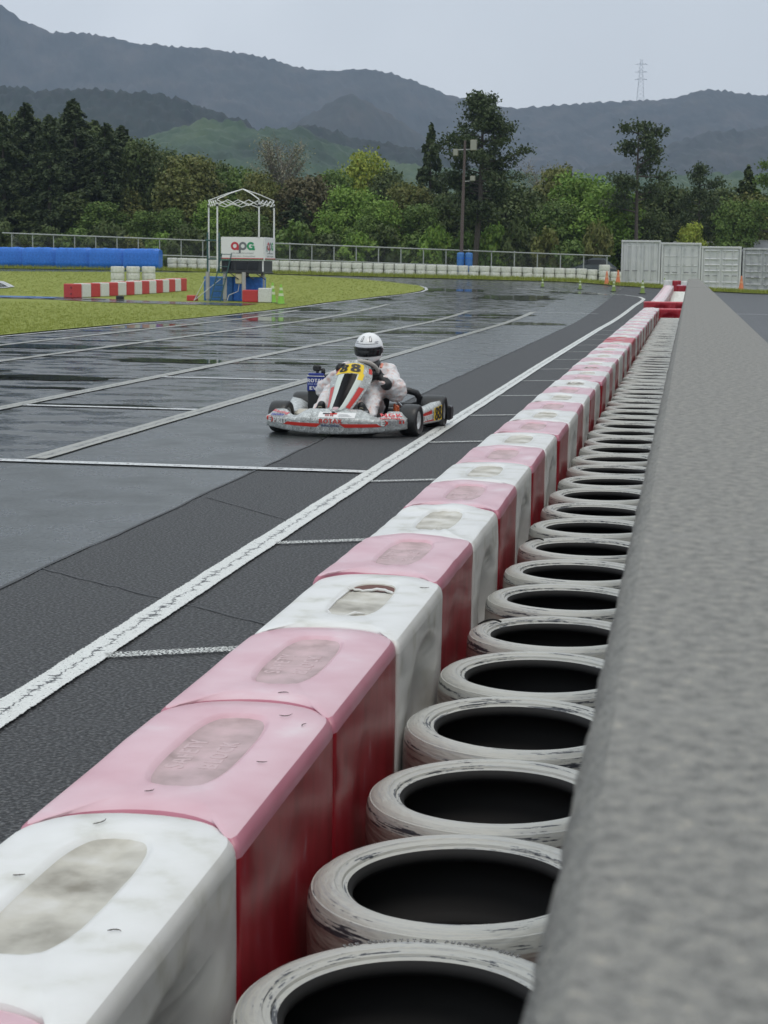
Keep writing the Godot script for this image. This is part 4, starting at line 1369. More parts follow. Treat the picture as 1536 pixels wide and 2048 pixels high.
# a tree of one kind, H tall and W wide: {crown, trunk}
func grow(kind: String, H: float, W: float, sd: int) -> Dictionary:
	var k := Crown.new()
	k.rng.seed = sd
	var g := Geo.new()
	var R := W * 0.5
	var rng := k.rng
	if kind == "cedar" or kind == "spire":
		var foot := 0.12 if kind == "cedar" else 0.08
		g.tube([Vector3.ZERO, Vector3(0.04, H * 0.5, 0.03), Vector3(0.02, H * 0.97, 0)], [0.02 * H, 0.014 * H, 0.003 * H], 8)
		var n := int(H * 16.0)
		for i in n:
			var f := foot + (1.0 - foot) * (i + rng.randf()) / n
			var r := R * (pow(1.0 - f, 0.42 if kind == "cedar" else 0.8) * (1.15 if kind == "cedar" else 2.3) + 0.03) * rng.randf_range(0.6, 1.15)
			if kind == "cedar": r *= 1.0 + 0.22 * sin(f * 23.0 + sd)
			var a := rng.randf() * TAU
			var d := Vector3(cos(a), 0, sin(a))
			var m := int(26 + r * 34)
			for j in m:
				var t := sqrt(rng.randf())
				var side := Vector3(-d.z, 0, d.x) * rng.randf_range(-0.3, 0.3) * r * (1.15 - t)
				var p := d * r * t + side + Vector3(0, f * H - r * t * t * 0.28 + rng.randf_range(-0.14, 0.18), 0)
				k.leaf(p, 0.14, Vector3.UP + d * 0.5, 1.0, 0.4)
	elif kind == "tall" or kind == "pine":
		g.tube([Vector3.ZERO, Vector3(0.03 * H, H * 0.45, 0.0), Vector3(0.035 * H, H * 0.8, 0.02), Vector3(0.03 * H, H * 0.97, 0)], [0.019 * H, 0.014 * H, 0.008 * H, 0.002 * H], 8)
		var n := 62 if kind == "tall" else 21
		for i in n:
			var f := lerpf(0.33 if kind == "tall" else 0.46, 0.99, (i + rng.randf()) / n)
			var prof := 1.2 * pow(sin(PI * clampf(lerpf(0.22, 0.97, (f - 0.33) / 0.66), 0, 1)), 0.55) * (1.0 - 0.45 * smoothstep(0.7, 1.0, f)) if kind == "tall" else 1.15 * pow(sin(PI * clampf(lerpf(0.35, 0.93, (f - 0.46) / 0.53), 0, 1)), 0.7)
			var r := R * prof * rng.randf_range(0.5, 1.12)
			var a := rng.randf() * TAU
			var d := Vector3(cos(a), 0, sin(a))
			var root := Vector3(0.032 * H, f * H - 0.12 * r, 0)
			var tip := root + d * r + Vector3(0, r * rng.randf_range(0.0, 0.4), 0)
			g.tube([root, root.lerp(tip, 0.55) - Vector3(0, 0.06, 0), tip], [0.05, 0.03, 0.012], 5)
			for c in (5 if kind == "tall" else 4):
				var q := root.lerp(tip, rng.randf_range(0.42, 1.04)) + Vector3(rng.randf_range(-0.25, 0.25), rng.randf_range(-0.1, 0.2), rng.randf_range(-0.25, 0.25))
				for j in 58:
					var e := Vector3(rng.randfn(), rng.randfn() * 0.55, rng.randfn()) * 0.26
					k.leaf(q + e, 0.1, Vector3.UP, 1.0, 0.3)
	elif kind == "bare":
		g.tube([Vector3.ZERO, Vector3(0.1, H * 0.4, 0), Vector3(0, H * 0.7, 0.1)], [0.014 * H, 0.01 * H, 0.006 * H], 7)
		for i in 46:
			var a := rng.randf() * TAU
			var f := rng.randf_range(0.3, 0.72)
			var root := Vector3(0.05, H * f, 0.05)
			var tip := Vector3(cos(a) * R * rng.randf_range(0.4, 1.0), H * lerpf(f + 0.15, 1.0, rng.randf()), sin(a) * R * rng.randf_range(0.4, 1.0))
			var mid := root.lerp(tip, 0.5) + Vector3(0, 0.25, 0)
			g.tube([root, mid, tip], [0.05, 0.03, 0.012], 4)
			for j in 5:
				var q := mid.lerp(tip, rng.randf())
				g.tube([q, q + Vector3(rng.randf_range(-0.5, 0.5), rng.randf_range(0.2, 0.8), rng.randf_range(-0.5, 0.5))], [0.018, 0.008], 3)
			for j in 70: k.leaf(mid.lerp(tip, rng.randf_range(0.2, 1.1)) + Vector3(rng.randfn(), rng.randfn(), rng.randfn()) * 0.28, 0.07, Vector3.UP, 1.0)
	else:
		# broadleaf: limbs carry lobes of leaf clumps
		var low := 0.0 if kind == "shrub" else (0.42 if kind == "limbed" else 0.16)
		g.tube([Vector3.ZERO, Vector3(0.08 * R, H * 0.3, 0.05), Vector3(-0.05 * R, H * 0.62, 0)], [0.022 * H, 0.016 * H, 0.008 * H], 8)
		var lobes := 15 if kind == "shrub" else 30
		for i in lobes:
			var f := lerpf(low, 0.93, (i + rng.randf()) / lobes)
			var prof := sqrt(maxf(0.0, 1.0 - pow((f - 0.42) / 0.6, 2.0)))
			var a := i * 2.4 + rng.randf()
			var r := R * prof * rng.randf_range(0.35, 0.95)
			var q := Vector3(cos(a) * r, f * H, sin(a) * r)
			if kind != "shrub" and i % 2 == 0: g.tube([Vector3(0, H * f * 0.55 + 0.1 * H, 0), Vector3(q.x * 0.5, q.y - 0.08 * H, q.z * 0.5), q], [0.008 * H, 0.006 * H, 0.002 * H], 5)
			var s := R * rng.randf_range(0.26, 0.42)
			var tone := rng.randf_range(0.72, 1.3)
			var m := int(110 + s * s * 330)
			for j in m:
				var e := Vector3(rng.randfn(), rng.randfn() * 0.62, rng.randfn())
				if e.length() > 0.2: e = e.normalized() * pow(e.length(), 0.6)
				k.leaf(q + e * s * 0.8, 0.13, e.normalized(), tone, 0.6)
	return {"crown": k.mesh(), "trunk": g.mesh()}

func woods() -> void:
	var tones := {"dark": [0.055, 0.08, 0.028], "deep": [0.075, 0.105, 0.028], "mid": [0.111, 0.176, 0.035], "fresh": [0.169, 0.273, 0.042], "yellow": [0.299, 0.351, 0.046], "olive": [0.143, 0.156, 0.039], "brown": [0.111, 0.098, 0.046], "grey": [0.26, 0.25, 0.17]}
	var words := {"dark": "dark", "deep": "deep green", "mid": "mid green", "fresh": "fresh green", "yellow": "yellow green", "olive": "olive", "brown": "brownish", "grey": "greyish"}
	var kinds := {"cedar": ["cedar_tree", "conical cedar tree"], "spire": ["conifer_tree", "slender pointed conifer"], "tall": ["tall_conifer", "tall conifer with bare lower trunk"], "pine": ["pine_tree", "open pine on bare trunk"], "bare": ["bare_tree", "thinly leaved bare branched tree"], "round": ["broadleaf_tree", "broadleaf tree"], "limbed": ["broadleaf_tree", "long trunked broadleaf tree"], "shrub": ["shrub", "shrub"]}
	var mats := {}
	for k in tones:
		var c: Array = tones[k]
		var m := mat(lin(c[0], c[1], c[2]), 0.75)
		m.vertex_color_use_as_albedo = true
		m.backlight_enabled = true
		m.backlight = Color(0.45, 0.5, 0.3)
		mats[k] = m
	var rows := [
		[-49.0, 118.0, 9.5, 4.4, "cedar", "dark"],
		[-45.5, 113.0, 9.1, 3.6, "cedar", "dark"],
		[-46.7, 120.0, 9.8, 4.5, "cedar", "dark"],
		[-41.9, 112.0, 9.0, 3.5, "cedar", "dark"],
		[-42.6, 119.0, 9.9, 4.6, "cedar", "dark"],
		[-38.4, 113.0, 8.4, 3.7, "cedar", "dark"],
		[-39.9, 121.0, 8.3, 3.8, "cedar", "dark"],
		[-37.4, 117.0, 7.0, 3.7, "cedar", "deep"],
		[-45.4, 124.0, 8.2, 3.9, "cedar", "deep"],
		[-49.2, 124.0, 8.3, 3.9, "cedar", "deep"],
		[-40.6, 117.0, 7.1, 3.7, "cedar", "dark"],
		[-36.4, 115.0, 7.3, 3.6, "round", "deep"],
		[-37.7, 123.0, 6.8, 3.9, "round", "deep"],
		[-33.6, 117.0, 6.5, 4.3, "round", "olive"],
		[-33.8, 124.0, 6.5, 3.9, "round", "deep"],
		[-33.2, 112.0, 6.0, 3.2, "limbed", "olive"],
		[-30.7, 119.0, 5.8, 3.7, "round", "mid"],
		[-27.9, 113.0, 5.7, 2.9, "round", "olive"],
		[-30.0, 128.0, 8.5, 4.4, "bare", "grey"],
		[-25.0, 114.0, 5.8, 3.6, "round", "brown"],
		[-24.8, 110.0, 4.4, 2.8, "cedar", "dark"],
		[-25.2, 122.0, 6.2, 3.5, "round", "mid"],
		[-23.3, 127.0, 8.0, 3.6, "round", "yellow"],
		[-21.7, 112.0, 5.2, 3.5, "round", "fresh"],
		[-20.6, 120.0, 6.6, 3.3, "round", "deep"],
		[-18.4, 115.0, 5.7, 3.3, "round", "olive"],
		[-17.2, 117.0, 9.5, 2.1, "spire", "dark"],
		[-19.2, 109.0, 4.5, 2.8, "round", "fresh"],
		[-16.7, 110.0, 4.4, 2.8, "round", "mid"],
		[-15.2, 113.0, 5.2, 2.9, "round", "deep"],
		[-12.9, 106.5, 10.8, 4.3, "tall", "dark"],
		[-12.1, 114.0, 6.3, 4.6, "round", "deep"],
		[-11.0, 118.0, 5.6, 3.7, "round", "deep"],
		[-10.2, 126.0, 7.7, 3.6, "bare", "grey"],
		[-9.0, 121.0, 7.5, 3.1, "round", "olive"],
		[-7.3, 116.0, 6.7, 4.3, "round", "fresh"],
		[-5.6, 112.0, 5.8, 4.2, "round", "fresh"],
		[-8.1, 111.0, 4.8, 3.2, "round", "mid"],
		[-3.3, 110.5, 9.7, 4.1, "pine", "dark"],
		[-4.5, 117.0, 5.6, 3.3, "round", "deep"],
		[-1.8, 119.0, 6.6, 3.7, "round", "deep"],
		[0.5, 115.0, 7.5, 3.1, "pine", "dark"],
		[1.8, 121.0, 6.5, 3.5, "round", "deep"],
		[3.5, 118.0, 7.7, 2.5, "spire", "deep"],
		[4.9, 113.0, 7.9, 3.2, "pine", "mid"],
		[0.0, 112.0, 3.9, 1.9, "round", "yellow"],
		[4.0, 117.0, 6.0, 3.7, "round", "olive"],
		[2.6, 113.0, 5.4, 2.9, "round", "mid"],
		[-2.6, 113.0, 4.5, 2.9, "round", "deep"],
		[5.7, 120.0, 6.3, 3.4, "round", "deep"],
		[-22.4, 109.0, 3.7, 2.5, "round", "fresh"],
		[-19.9, 108.0, 3.5, 2.5, "round", "mid"],
		[-27.5, 109.0, 3.5, 2.5, "round", "mid"],
		[-30.1, 110.0, 4.0, 2.8, "round", "fresh"],
		[-33.0, 110.0, 3.5, 2.5, "round", "mid"],
		[-37.9, 111.0, 3.7, 2.9, "limbed", "mid"],
		[-34.7, 110.0, 3.2, 2.5, "round", "mid"],
		[-40.1, 112.0, 4.2, 2.9, "limbed", "deep"],
		[-43.6, 113.0, 3.7, 2.9, "limbed", "deep"],
		[-37.4, 114.0, 4.3, 2.6, "limbed", "olive"],
		[-54.1, 128.0, 9.8, 4.0, "cedar", "olive"],
		[-52.3, 128.0, 10.1, 4.5, "cedar", "deep"],
		[-50.5, 128.0, 9.5, 4.3, "cedar", "deep"],
		[-48.7, 128.0, 8.9, 3.9, "round", "dark"],
		[-46.5, 128.0, 9.9, 4.3, "round", "dark"],
		[-44.8, 128.0, 9.0, 4.9, "round", "deep"],
		[-43.1, 128.0, 8.4, 4.0, "round", "dark"],
		[-41.4, 128.0, 7.9, 5.0, "cedar", "deep"],
		[-39.5, 128.0, 6.4, 4.5, "cedar", "deep"],
		[-37.7, 128.0, 5.5, 3.9, "round", "olive"],
		[-35.7, 128.0, 6.0, 4.7, "round", "deep"],
		[-34.0, 128.0, 5.3, 3.9, "round", "olive"],
		[-32.2, 128.0, 5.5, 5.1, "round", "dark"],
		[-30.5, 128.0, 5.4, 5.2, "round", "mid"],
		[-28.7, 128.0, 5.1, 5.3, "round", "deep"],
		[-26.6, 128.0, 5.7, 3.9, "round", "deep"],
		[-24.5, 128.0, 5.2, 5.0, "round", "deep"],
		[-22.8, 128.0, 6.0, 4.1, "round", "olive"],
		[-20.7, 128.0, 4.9, 5.0, "round", "deep"],
		[-18.8, 128.0, 4.6, 4.3, "round", "olive"],
		[-16.9, 128.0, 5.6, 4.8, "round", "deep"],
		[-15.1, 128.0, 5.4, 5.2, "round", "dark"],
		[-13.5, 128.0, 4.7, 4.5, "round", "deep"],
		[-11.9, 128.0, 5.8, 4.1, "cedar", "mid"],
		[-10.1, 128.0, 5.5, 4.8, "round", "deep"],
		[-8.5, 128.0, 5.7, 5.1, "round", "mid"],
		[-6.7, 128.0, 5.9, 4.5, "round", "mid"],
		[-5.0, 128.0, 5.8, 5.3, "round", "olive"],
		[-3.4, 128.0, 6.2, 4.3, "cedar", "mid"],
		[-1.5, 128.0, 5.9, 4.3, "round", "deep"],
		[0.5, 128.0, 6.3, 4.0, "cedar", "olive"],
		[2.5, 128.0, 6.1, 5.3, "cedar", "deep"],
		[4.2, 128.0, 6.8, 4.2, "cedar", "mid"],
		[5.8, 128.0, 6.1, 5.2, "cedar", "deep"],
		[-57.5, 136.0, 10.0, 5.2, "round", "dark"],
		[-55.6, 136.0, 10.3, 4.9, "cedar", "deep"],
		[-53.8, 136.0, 9.6, 4.3, "cedar", "deep"],
		[-51.6, 136.0, 9.9, 4.9, "cedar", "olive"],
		[-49.3, 136.0, 10.6, 4.1, "cedar", "deep"],
		[-47.2, 136.0, 9.9, 4.8, "cedar", "deep"],
		[-45.2, 136.0, 8.2, 4.4, "round", "dark"],
		[-43.1, 136.0, 7.5, 5.5, "round", "olive"],
		[-41.4, 136.0, 7.3, 5.1, "round", "dark"],
		[-39.4, 136.0, 6.7, 4.7, "round", "deep"],
		[-37.5, 136.0, 6.1, 4.2, "round", "olive"],
		[-35.6, 136.0, 5.3, 4.6, "round", "olive"],
		[-33.5, 136.0, 5.7, 4.2, "round", "deep"],
		[-31.6, 136.0, 5.5, 5.6, "round", "deep"],
		[-29.6, 136.0, 4.8, 5.2, "round", "olive"],
		[-27.9, 136.0, 5.6, 4.7, "round", "mid"],
		[-25.8, 136.0, 6.3, 5.6, "round", "dark"],
		[-23.7, 136.0, 6.6, 4.4, "round", "deep"],
		[-22.0, 136.0, 6.1, 5.5, "round", "olive"],
		[-20.1, 136.0, 5.3, 4.8, "round", "deep"],
		[-18.4, 136.0, 5.8, 5.6, "round", "deep"],
		[-16.5, 136.0, 5.7, 5.7, "round", "dark"],
		[-14.7, 136.0, 5.1, 5.5, "cedar", "dark"],
		[-12.9, 136.0, 6.0, 5.4, "round", "deep"],
		[-11.3, 136.0, 6.3, 4.3, "cedar", "mid"],
		[-9.5, 136.0, 5.4, 4.4, "round", "dark"],
		[-7.5, 136.0, 6.5, 5.2, "round", "deep"],
		[-5.6, 136.0, 6.0, 4.6, "round", "dark"],
		[-4.0, 136.0, 5.3, 5.5, "round", "deep"],
		[-2.4, 136.0, 5.9, 4.9, "cedar", "deep"],
		[-0.5, 136.0, 5.6, 4.3, "cedar", "olive"],
		[1.4, 136.0, 6.1, 5.2, "cedar", "deep"],
		[3.3, 136.0, 6.4, 5.6, "round", "olive"],
		[5.2, 136.0, 6.9, 4.5, "round", "dark"],
		[7.0, 136.0, 6.0, 5.7, "round", "dark"],
		[-61.3, 145.0, 10.4, 4.9, "cedar", "deep"],
		[-59.1, 145.0, 10.3, 5.2, "round", "dark"],
		[-56.9, 145.0, 11.1, 4.4, "round", "deep"],
		[-54.6, 145.0, 10.3, 5.5, "cedar", "dark"],
		[-52.0, 145.0, 10.6, 5.3, "round", "olive"],
		[-49.4, 145.0, 9.5, 4.6, "cedar", "deep"],
		[-47.3, 145.0, 8.3, 4.7, "round", "dark"],
		[-45.3, 145.0, 8.2, 5.8, "cedar", "deep"],
		[-42.7, 145.0, 7.5, 4.9, "round", "dark"],
		[-40.4, 145.0, 6.2, 4.7, "round", "olive"],
		[-37.8, 145.0, 5.5, 5.7, "round", "deep"],
		[-35.5, 145.0, 5.5, 5.4, "round", "olive"],
		[-33.5, 145.0, 5.2, 5.3, "round", "olive"],
		[-31.5, 145.0, 5.1, 4.8, "round", "dark"],
		[-29.1, 145.0, 5.6, 5.0, "round", "deep"],
		[-27.0, 145.0, 7.0, 6.0, "round", "deep"],
		[-24.5, 145.0, 6.6, 4.6, "round", "deep"],
		[-22.5, 145.0, 5.6, 5.2, "round", "dark"],
		[-20.5, 145.0, 5.1, 6.2, "round", "olive"],
		[-18.5, 145.0, 6.1, 5.3, "round", "deep"],
		[-16.3, 145.0, 5.2, 5.0, "cedar", "olive"],
		[-14.1, 145.0, 6.5, 5.5, "round", "dark"],
		[-11.8, 145.0, 5.9, 4.9, "round", "deep"],
		[-9.5, 145.0, 7.1, 4.8, "round", "deep"],
		[-7.3, 145.0, 6.0, 5.5, "cedar", "olive"],
		[-4.9, 145.0, 6.3, 4.5, "cedar", "deep"],
		[-2.8, 145.0, 6.3, 5.5, "round", "deep"],
		[-0.9, 145.0, 7.1, 5.8, "round", "deep"],
		[0.9, 145.0, 6.1, 5.9, "cedar", "deep"],
		[2.7, 145.0, 7.3, 4.9, "round", "deep"],
		[4.4, 145.0, 6.7, 4.7, "round", "deep"],
		[6.6, 145.0, 7.3, 5.1, "cedar", "olive"],
		[8.4, 145.0, 7.1, 6.2, "cedar", "dark"],
		[-45.4, 107.7, 2.1, 2.4, "shrub", "deep"],
		[-43.5, 107.3, 2.7, 2.1, "shrub", "deep"],
		[-42.1, 108.1, 1.9, 2.6, "shrub", "deep"],
		[-40.2, 107.4, 2.3, 1.9, "shrub", "deep"],
		[-38.6, 107.6, 2.3, 2.3, "shrub", "mid"],
		[-36.4, 106.9, 2.7, 2.6, "shrub", "deep"],
		[-34.6, 106.9, 1.8, 1.9, "shrub", "olive"],
		[-32.9, 107.5, 2.1, 1.7, "shrub", "fresh"],
		[-31.1, 106.8, 2.6, 2.4, "shrub", "deep"],
		[-29.9, 108.1, 2.2, 2.3, "shrub", "mid"],
		[-28.0, 107.8, 1.8, 2.5, "shrub", "fresh"],
		[-26.2, 107.6, 2.7, 2.2, "shrub", "deep"],
		[-24.0, 106.7, 2.9, 2.4, "shrub", "mid"],
		[-22.1, 106.7, 2.4, 2.6, "shrub", "deep"],
		[-20.3, 106.8, 2.4, 2.4, "shrub", "fresh"],
		[-18.6, 107.4, 2.8, 2.2, "shrub", "deep"],
		[-17.1, 107.8, 2.5, 2.5, "shrub", "mid"],
		[-15.5, 107.2, 2.9, 2.0, "shrub", "fresh"],
		[-13.7, 107.5, 2.6, 2.0, "shrub", "mid"],
		[-11.9, 108.2, 3.2, 2.0, "shrub", "fresh"],
		[-10.5, 107.7, 3.3, 2.0, "shrub", "deep"],
		[-8.6, 107.1, 2.9, 1.7, "shrub", "olive"],
		[-7.2, 107.2, 2.4, 2.3, "shrub", "mid"],
		[-5.7, 107.9, 3.4, 1.7, "shrub", "olive"]
	]
	# grown sizes are shared: each kind has a few trees, scaled to the size of the one in view
	var stock := {}
	var shape := {"cedar": [11.0, 4.0, 3], "spire": [8.0, 2.2, 1], "tall": [9.5, 4.2, 1], "pine": [7.6, 4.0, 2], "bare": [8.0, 3.6, 2], "round": [6.5, 4.0, 5], "limbed": [7.0, 3.2, 2], "shrub": [2.2, 2.4, 3]}
	for k in shape:
		stock[k] = []
		for i in shape[k][2]: stock[k].append(grow(k, shape[k][0], shape[k][1], 100 + i * 17 + k.length() * 5))
	var order := range(rows.size())
	order.sort_custom(func(a, b): return rows[a][0] / rows[a][1] < rows[b][0] / rows[b][1])
	var seen := {}
	for i in order:
		var r: Array = rows[i]
		var k: String = r[4]
		var s: Array = shape[k]
		var made: Dictionary = stock[k][(i * 7) % s[2]]
		var t := base(kinds[k][0], on(r[0], -r[1], -0.05), i * 2.1)
		var sy: float = r[2] / s[0]
		var sx: float = r[3] / s[1]
		put("trunk", made.trunk, M.pale_bark if k == "bare" else M.bark, t)
		put("crown", made.crown, mats[r[5]], t)
		t.scale = Vector3(sx, sy, sx)
		var row := "front" if r[1] < 117.0 else ("middle" if r[1] < 128.0 else "back")
		var key: String = words[r[5]] + kinds[k][1] + row
		seen[key] = seen.get(key, 0) + 1
		tag(t, "%s %s, %s such from the left, %s row beyond fence" % [words[r[5]], kinds[k][1], nth(seen[key]), row], "shrub" if k == "shrub" else "tree", "trees and shrubs beyond the fence")

# signed distance of tapered limbs joined smoothly and meshed as surface nets. bones: [a, ra, b, rb]
func limbs(bones: Array, k: float, cell: float, crease := 0.0, sd := 1) -> ArrayMesh:
	var lo := Vector3.ONE * 1e9
	var hi := -lo
	for b in bones:
		for e in 2:
			var r: float = b[1 + 2 * e] + 3.0 * k + 2.0 * cell
			lo = lo.min(b[2 * e] - Vector3.ONE * r); hi = hi.max(b[2 * e] + Vector3.ONE * r)
	var N := Vector3i(((hi - lo) / cell).ceil()) + Vector3i.ONE
	var sx := 1
	var sy := N.x
	var sz := N.x * N.y
	var S := PackedFloat32Array()
	S.resize(N.x * N.y * N.z)
	for b in bones:
		var A: Vector3 = b[0]
		var ra: float = b[1]
		var B: Vector3 = b[2]
		var rb: float = b[3]
		var m := maxf(ra, rb) + 4.0 * k + 2.0 * cell
		var a0 := Vector3i(((A.min(B) - Vector3.ONE * m - lo) / cell).floor()).clamp(Vector3i.ZERO, N - Vector3i.ONE)
		var a1 := Vector3i(((A.max(B) + Vector3.ONE * m - lo) / cell).ceil()).clamp(Vector3i.ZERO, N - Vector3i.ONE)
		var d := B - A
		var dd := maxf(d.length_squared(), 1e-9)
		for z in range(a0.z, a1.z + 1):
			for y in range(a0.y, a1.y + 1):
				var q := lo + Vector3(a0.x, y, z) * cell - A
				var o := a0.x + y * sy + z * sz
				for x in range(a0.x, a1.x + 1):
					var t := clampf(q.dot(d) / dd, 0.0, 1.0)
					var dist := (q - d * t).length() - lerpf(ra, rb, t)
					if dist < 5.0 * k: S[o] += exp(-maxf(dist, -12.0 * k) / k)
					o += 1
					q.x += cell
	var nz := noise(sd, 1.0, 3)
	for i in S.size(): S[i] = -k * log(S[i]) if S[i] > 1e-9 else 1.0
	if crease > 0.0:
		for z in N.z:
			for y in N.y:
				for x in N.x:
					var o := x + y * sy + z * sz
					if S[o] < 0.06 and S[o] > -0.06: S[o] += crease * nz.get_noise_3d(x * cell * 6.0, y * cell * 13.0, z * cell * 7.0)
	var vid := PackedInt32Array()
	vid.resize(S.size()); vid.fill(-1)
	var v := PackedVector3Array()
	var ix := PackedInt32Array()
	var off := [0, 1, sy, sy + 1, sz, sz + 1, sz + sy, sz + sy + 1]
	var edges := [[0, 1], [2, 3], [4, 5], [6, 7], [0, 2], [1, 3], [4, 6], [5, 7], [0, 4], [1, 5], [2, 6], [3, 7]]
	for z in N.z - 1:
		for y in N.y - 1:
			for x in N.x - 1:
				var o := x + y * sy + z * sz
				var c := 0
				for j in 8:
					if S[o + off[j]] < 0.0: c += 1
				if c == 0 or c == 8: continue
				var p := Vector3.ZERO
				var n := 0
				for e in edges:
					var f0 := S[o + off[e[0]]]
					var f1 := S[o + off[e[1]]]
					if (f0 < 0.0) == (f1 < 0.0): continue
					var t := f0 / (f0 - f1)
					var i0: int = e[0]
					var i1: int = e[1]
					p += Vector3(i0 & 1, (i0 >> 1) & 1, (i0 >> 2) & 1).lerp(Vector3(i1 & 1, (i1 >> 1) & 1, (i1 >> 2) & 1), t)
					n += 1
				vid[o] = v.size()
				v.append(lo + (Vector3(x, y, z) + p / n) * cell)
	for z in range(1, N.z - 1):
		for y in range(1, N.y - 1):
			for x in range(1, N.x - 1):
				var o := x + y * sy + z * sz
				for ax in 3:
					var st: int = [sx, sy, sz][ax]
					if (S[o] < 0.0) == (S[o + st] < 0.0): continue
					var u: int = [sy, sz, sx][ax]
					var w: int = [sz, sx, sy][ax]
					var q := [vid[o], vid[o - u], vid[o - u - w], vid[o - w]]
					if q.min() < 0: continue
					if S[o] < 0.0: ix.append_array([q[0], q[2], q[1], q[0], q[3], q[2]])
					else: ix.append_array([q[0], q[1], q[2], q[0], q[2], q[3]])
	return smooth_mesh(v, ix)

# ---- kart: its own axes have +z ahead (towards the camera), +x to its left
const KX := 0.045
func bump_top(x: float) -> float:
	return tab(absf(x), [0.0, 0.25, 0.32, 0.4, 0.46, 0.52, 0.64, 0.705], [0.265, 0.265, 0.235, 0.185, 0.195, 0.25, 0.245, 0.185])
func bump_front(x: float) -> float:
	return 0.985 - 0.21 * pow(absf(x) / 0.705, 2.6)
func bump_low(x: float) -> float:
	return 0.035 + 0.05 * pow(absf(x) / 0.705, 2.0)
func bump_point(x: float, h: float) -> Vector3:
	# h: 0 at the foot, 1 at the crest of the face
	var zf := bump_front(x)
	var lo := bump_low(x)
	var mid := 0.175
	if h < 0.5: return Vector3(x, lerpf(lo, mid, h * 2.0), zf - 0.02 * pow(1.0 - h * 2.0, 2.0))
	var t := (h - 0.5) * 2.0
	return Vector3(x, lerpf(mid, maxf(bump_top(x), mid + 0.01), 1.0 - pow(1.0 - t, 1.35)), zf - lerpf(0.0, 0.2, pow(t, 1.3)))

func bump_patch(x0: float, x1: float, h0: float, h1: float, off: float, slant := 0.0) -> Geo:
	var g := Geo.new()
	g.sg(1)
	for i in 10:
		for j in 4:
			var f := func(a: int, b: int) -> Vector3:
				var s := a / 10.0
				var hh := lerpf(h0, h1, b / 4.0)
				var x := lerpf(x0, x1, s) + slant * (b / 4.0 - 0.5)
				return bump_point(x, hh) + Vector3(x * 0.3, 0.3, 0.9).normalized() * off
			g.quad(f.call(i, j), f.call(i, j + 1), f.call(i + 1, j + 1), f.call(i + 1, j))
	return g

func on_bumper(x: float, h: float, off := 0.004) -> Transform3D:
	var a := bump_point(x - 0.02, h)
	var b := bump_point(x + 0.02, h)
	var c := bump_point(x, h + 0.05)
	var p := bump_point(x, h)
	var r := (b - a).normalized()
	var u := (c - p).normalized()
	var n := r.cross(u).normalized()
	return Transform3D(Basis(r, n.cross(r), n), p + n * off)

func nassau(s: float, t: float, off := 0.0) -> Vector3:
	# front panel: s from its lower lip to its top, t across
	var c := Vector3(lerpf(-0.035, 0.06, s), lerpf(0.235, 0.705, pow(s, 1.06)), lerpf(0.9, 0.36, pow(s, 0.8)))
	var w := tab(s, [0.0, 0.04, 0.12, 0.3, 0.5, 0.62, 0.75, 0.88, 0.96, 1.0], [0.03, 0.085, 0.125, 0.155, 0.185, 0.205, 0.2, 0.175, 0.14, 0.08])
	var n := Vector3(0, 0.62, 0.78)
	return c + Vector3(w * t, -0.03 * t * t, -0.075 * t * t) + n * (0.05 * (1.0 - t * t) * 0.6 + off)

func nas_patch(s0: float, s1: float, t0: float, t1: float, off: float, ns := 14, nt := 8) -> Geo:
	var g := Geo.new()
	g.sg(1)
	for i in ns:
		for j in nt:
			var f := func(a: int, b: int) -> Vector3: return nassau(lerpf(s0, s1, float(a) / ns), lerpf(t0, t1, float(b) / nt), off)
			g.quad(f.call(i, j), f.call(i + 1, j), f.call(i + 1, j + 1), f.call(i, j + 1))
	return g

func kart_wheel(t: Node3D, at: Vector3, r: float, w: float, steer: float) -> void:
	var g := Geo.new()
	var b := Basis(Vector3.UP, steer) * Basis(Vector3(0, 0, 1), PI / 2)
	g.xf = Transform3D(b, at)
	var h := w / 2
	g.lathe([Vector2(r * 0.55, -h * 0.8), Vector2(r * 0.75, -h), Vector2(r * 0.92, -h * 0.96), Vector2(r * 0.985, -h * 0.78), Vector2(r, -h * 0.4), Vector2(r, h * 0.4), Vector2(r * 0.985, h * 0.78), Vector2(r * 0.92, h * 0.96), Vector2(r * 0.75, h), Vector2(r * 0.55, h * 0.8)], 36)
	var wh := part("wheel", g, nmat(noise(95, 0.04, 3), [[0.0, 0.012, 0.013, 0.014], [1.0, 0.03, 0.031, 0.033]], 0.3, 0.42, 256, false), t)
	g = Geo.new()
	g.xf = Transform3D(b, at)
	for s in [-1.0, 1.0]:
		g.lathe([Vector2(r * 0.56, s * h * 0.82), Vector2(r * 0.53, s * h * 0.84), Vector2(r * 0.49, s * h * 0.6), Vector2(r * 0.26, s * h * 0.35), Vector2(r * 0.2, s * h * 0.7), Vector2(0.0, s * h * 0.7)], 28)
	part("rim", g, mat(lin(0.6, 0.62, 0.63), 0.35, 0.3), wh)

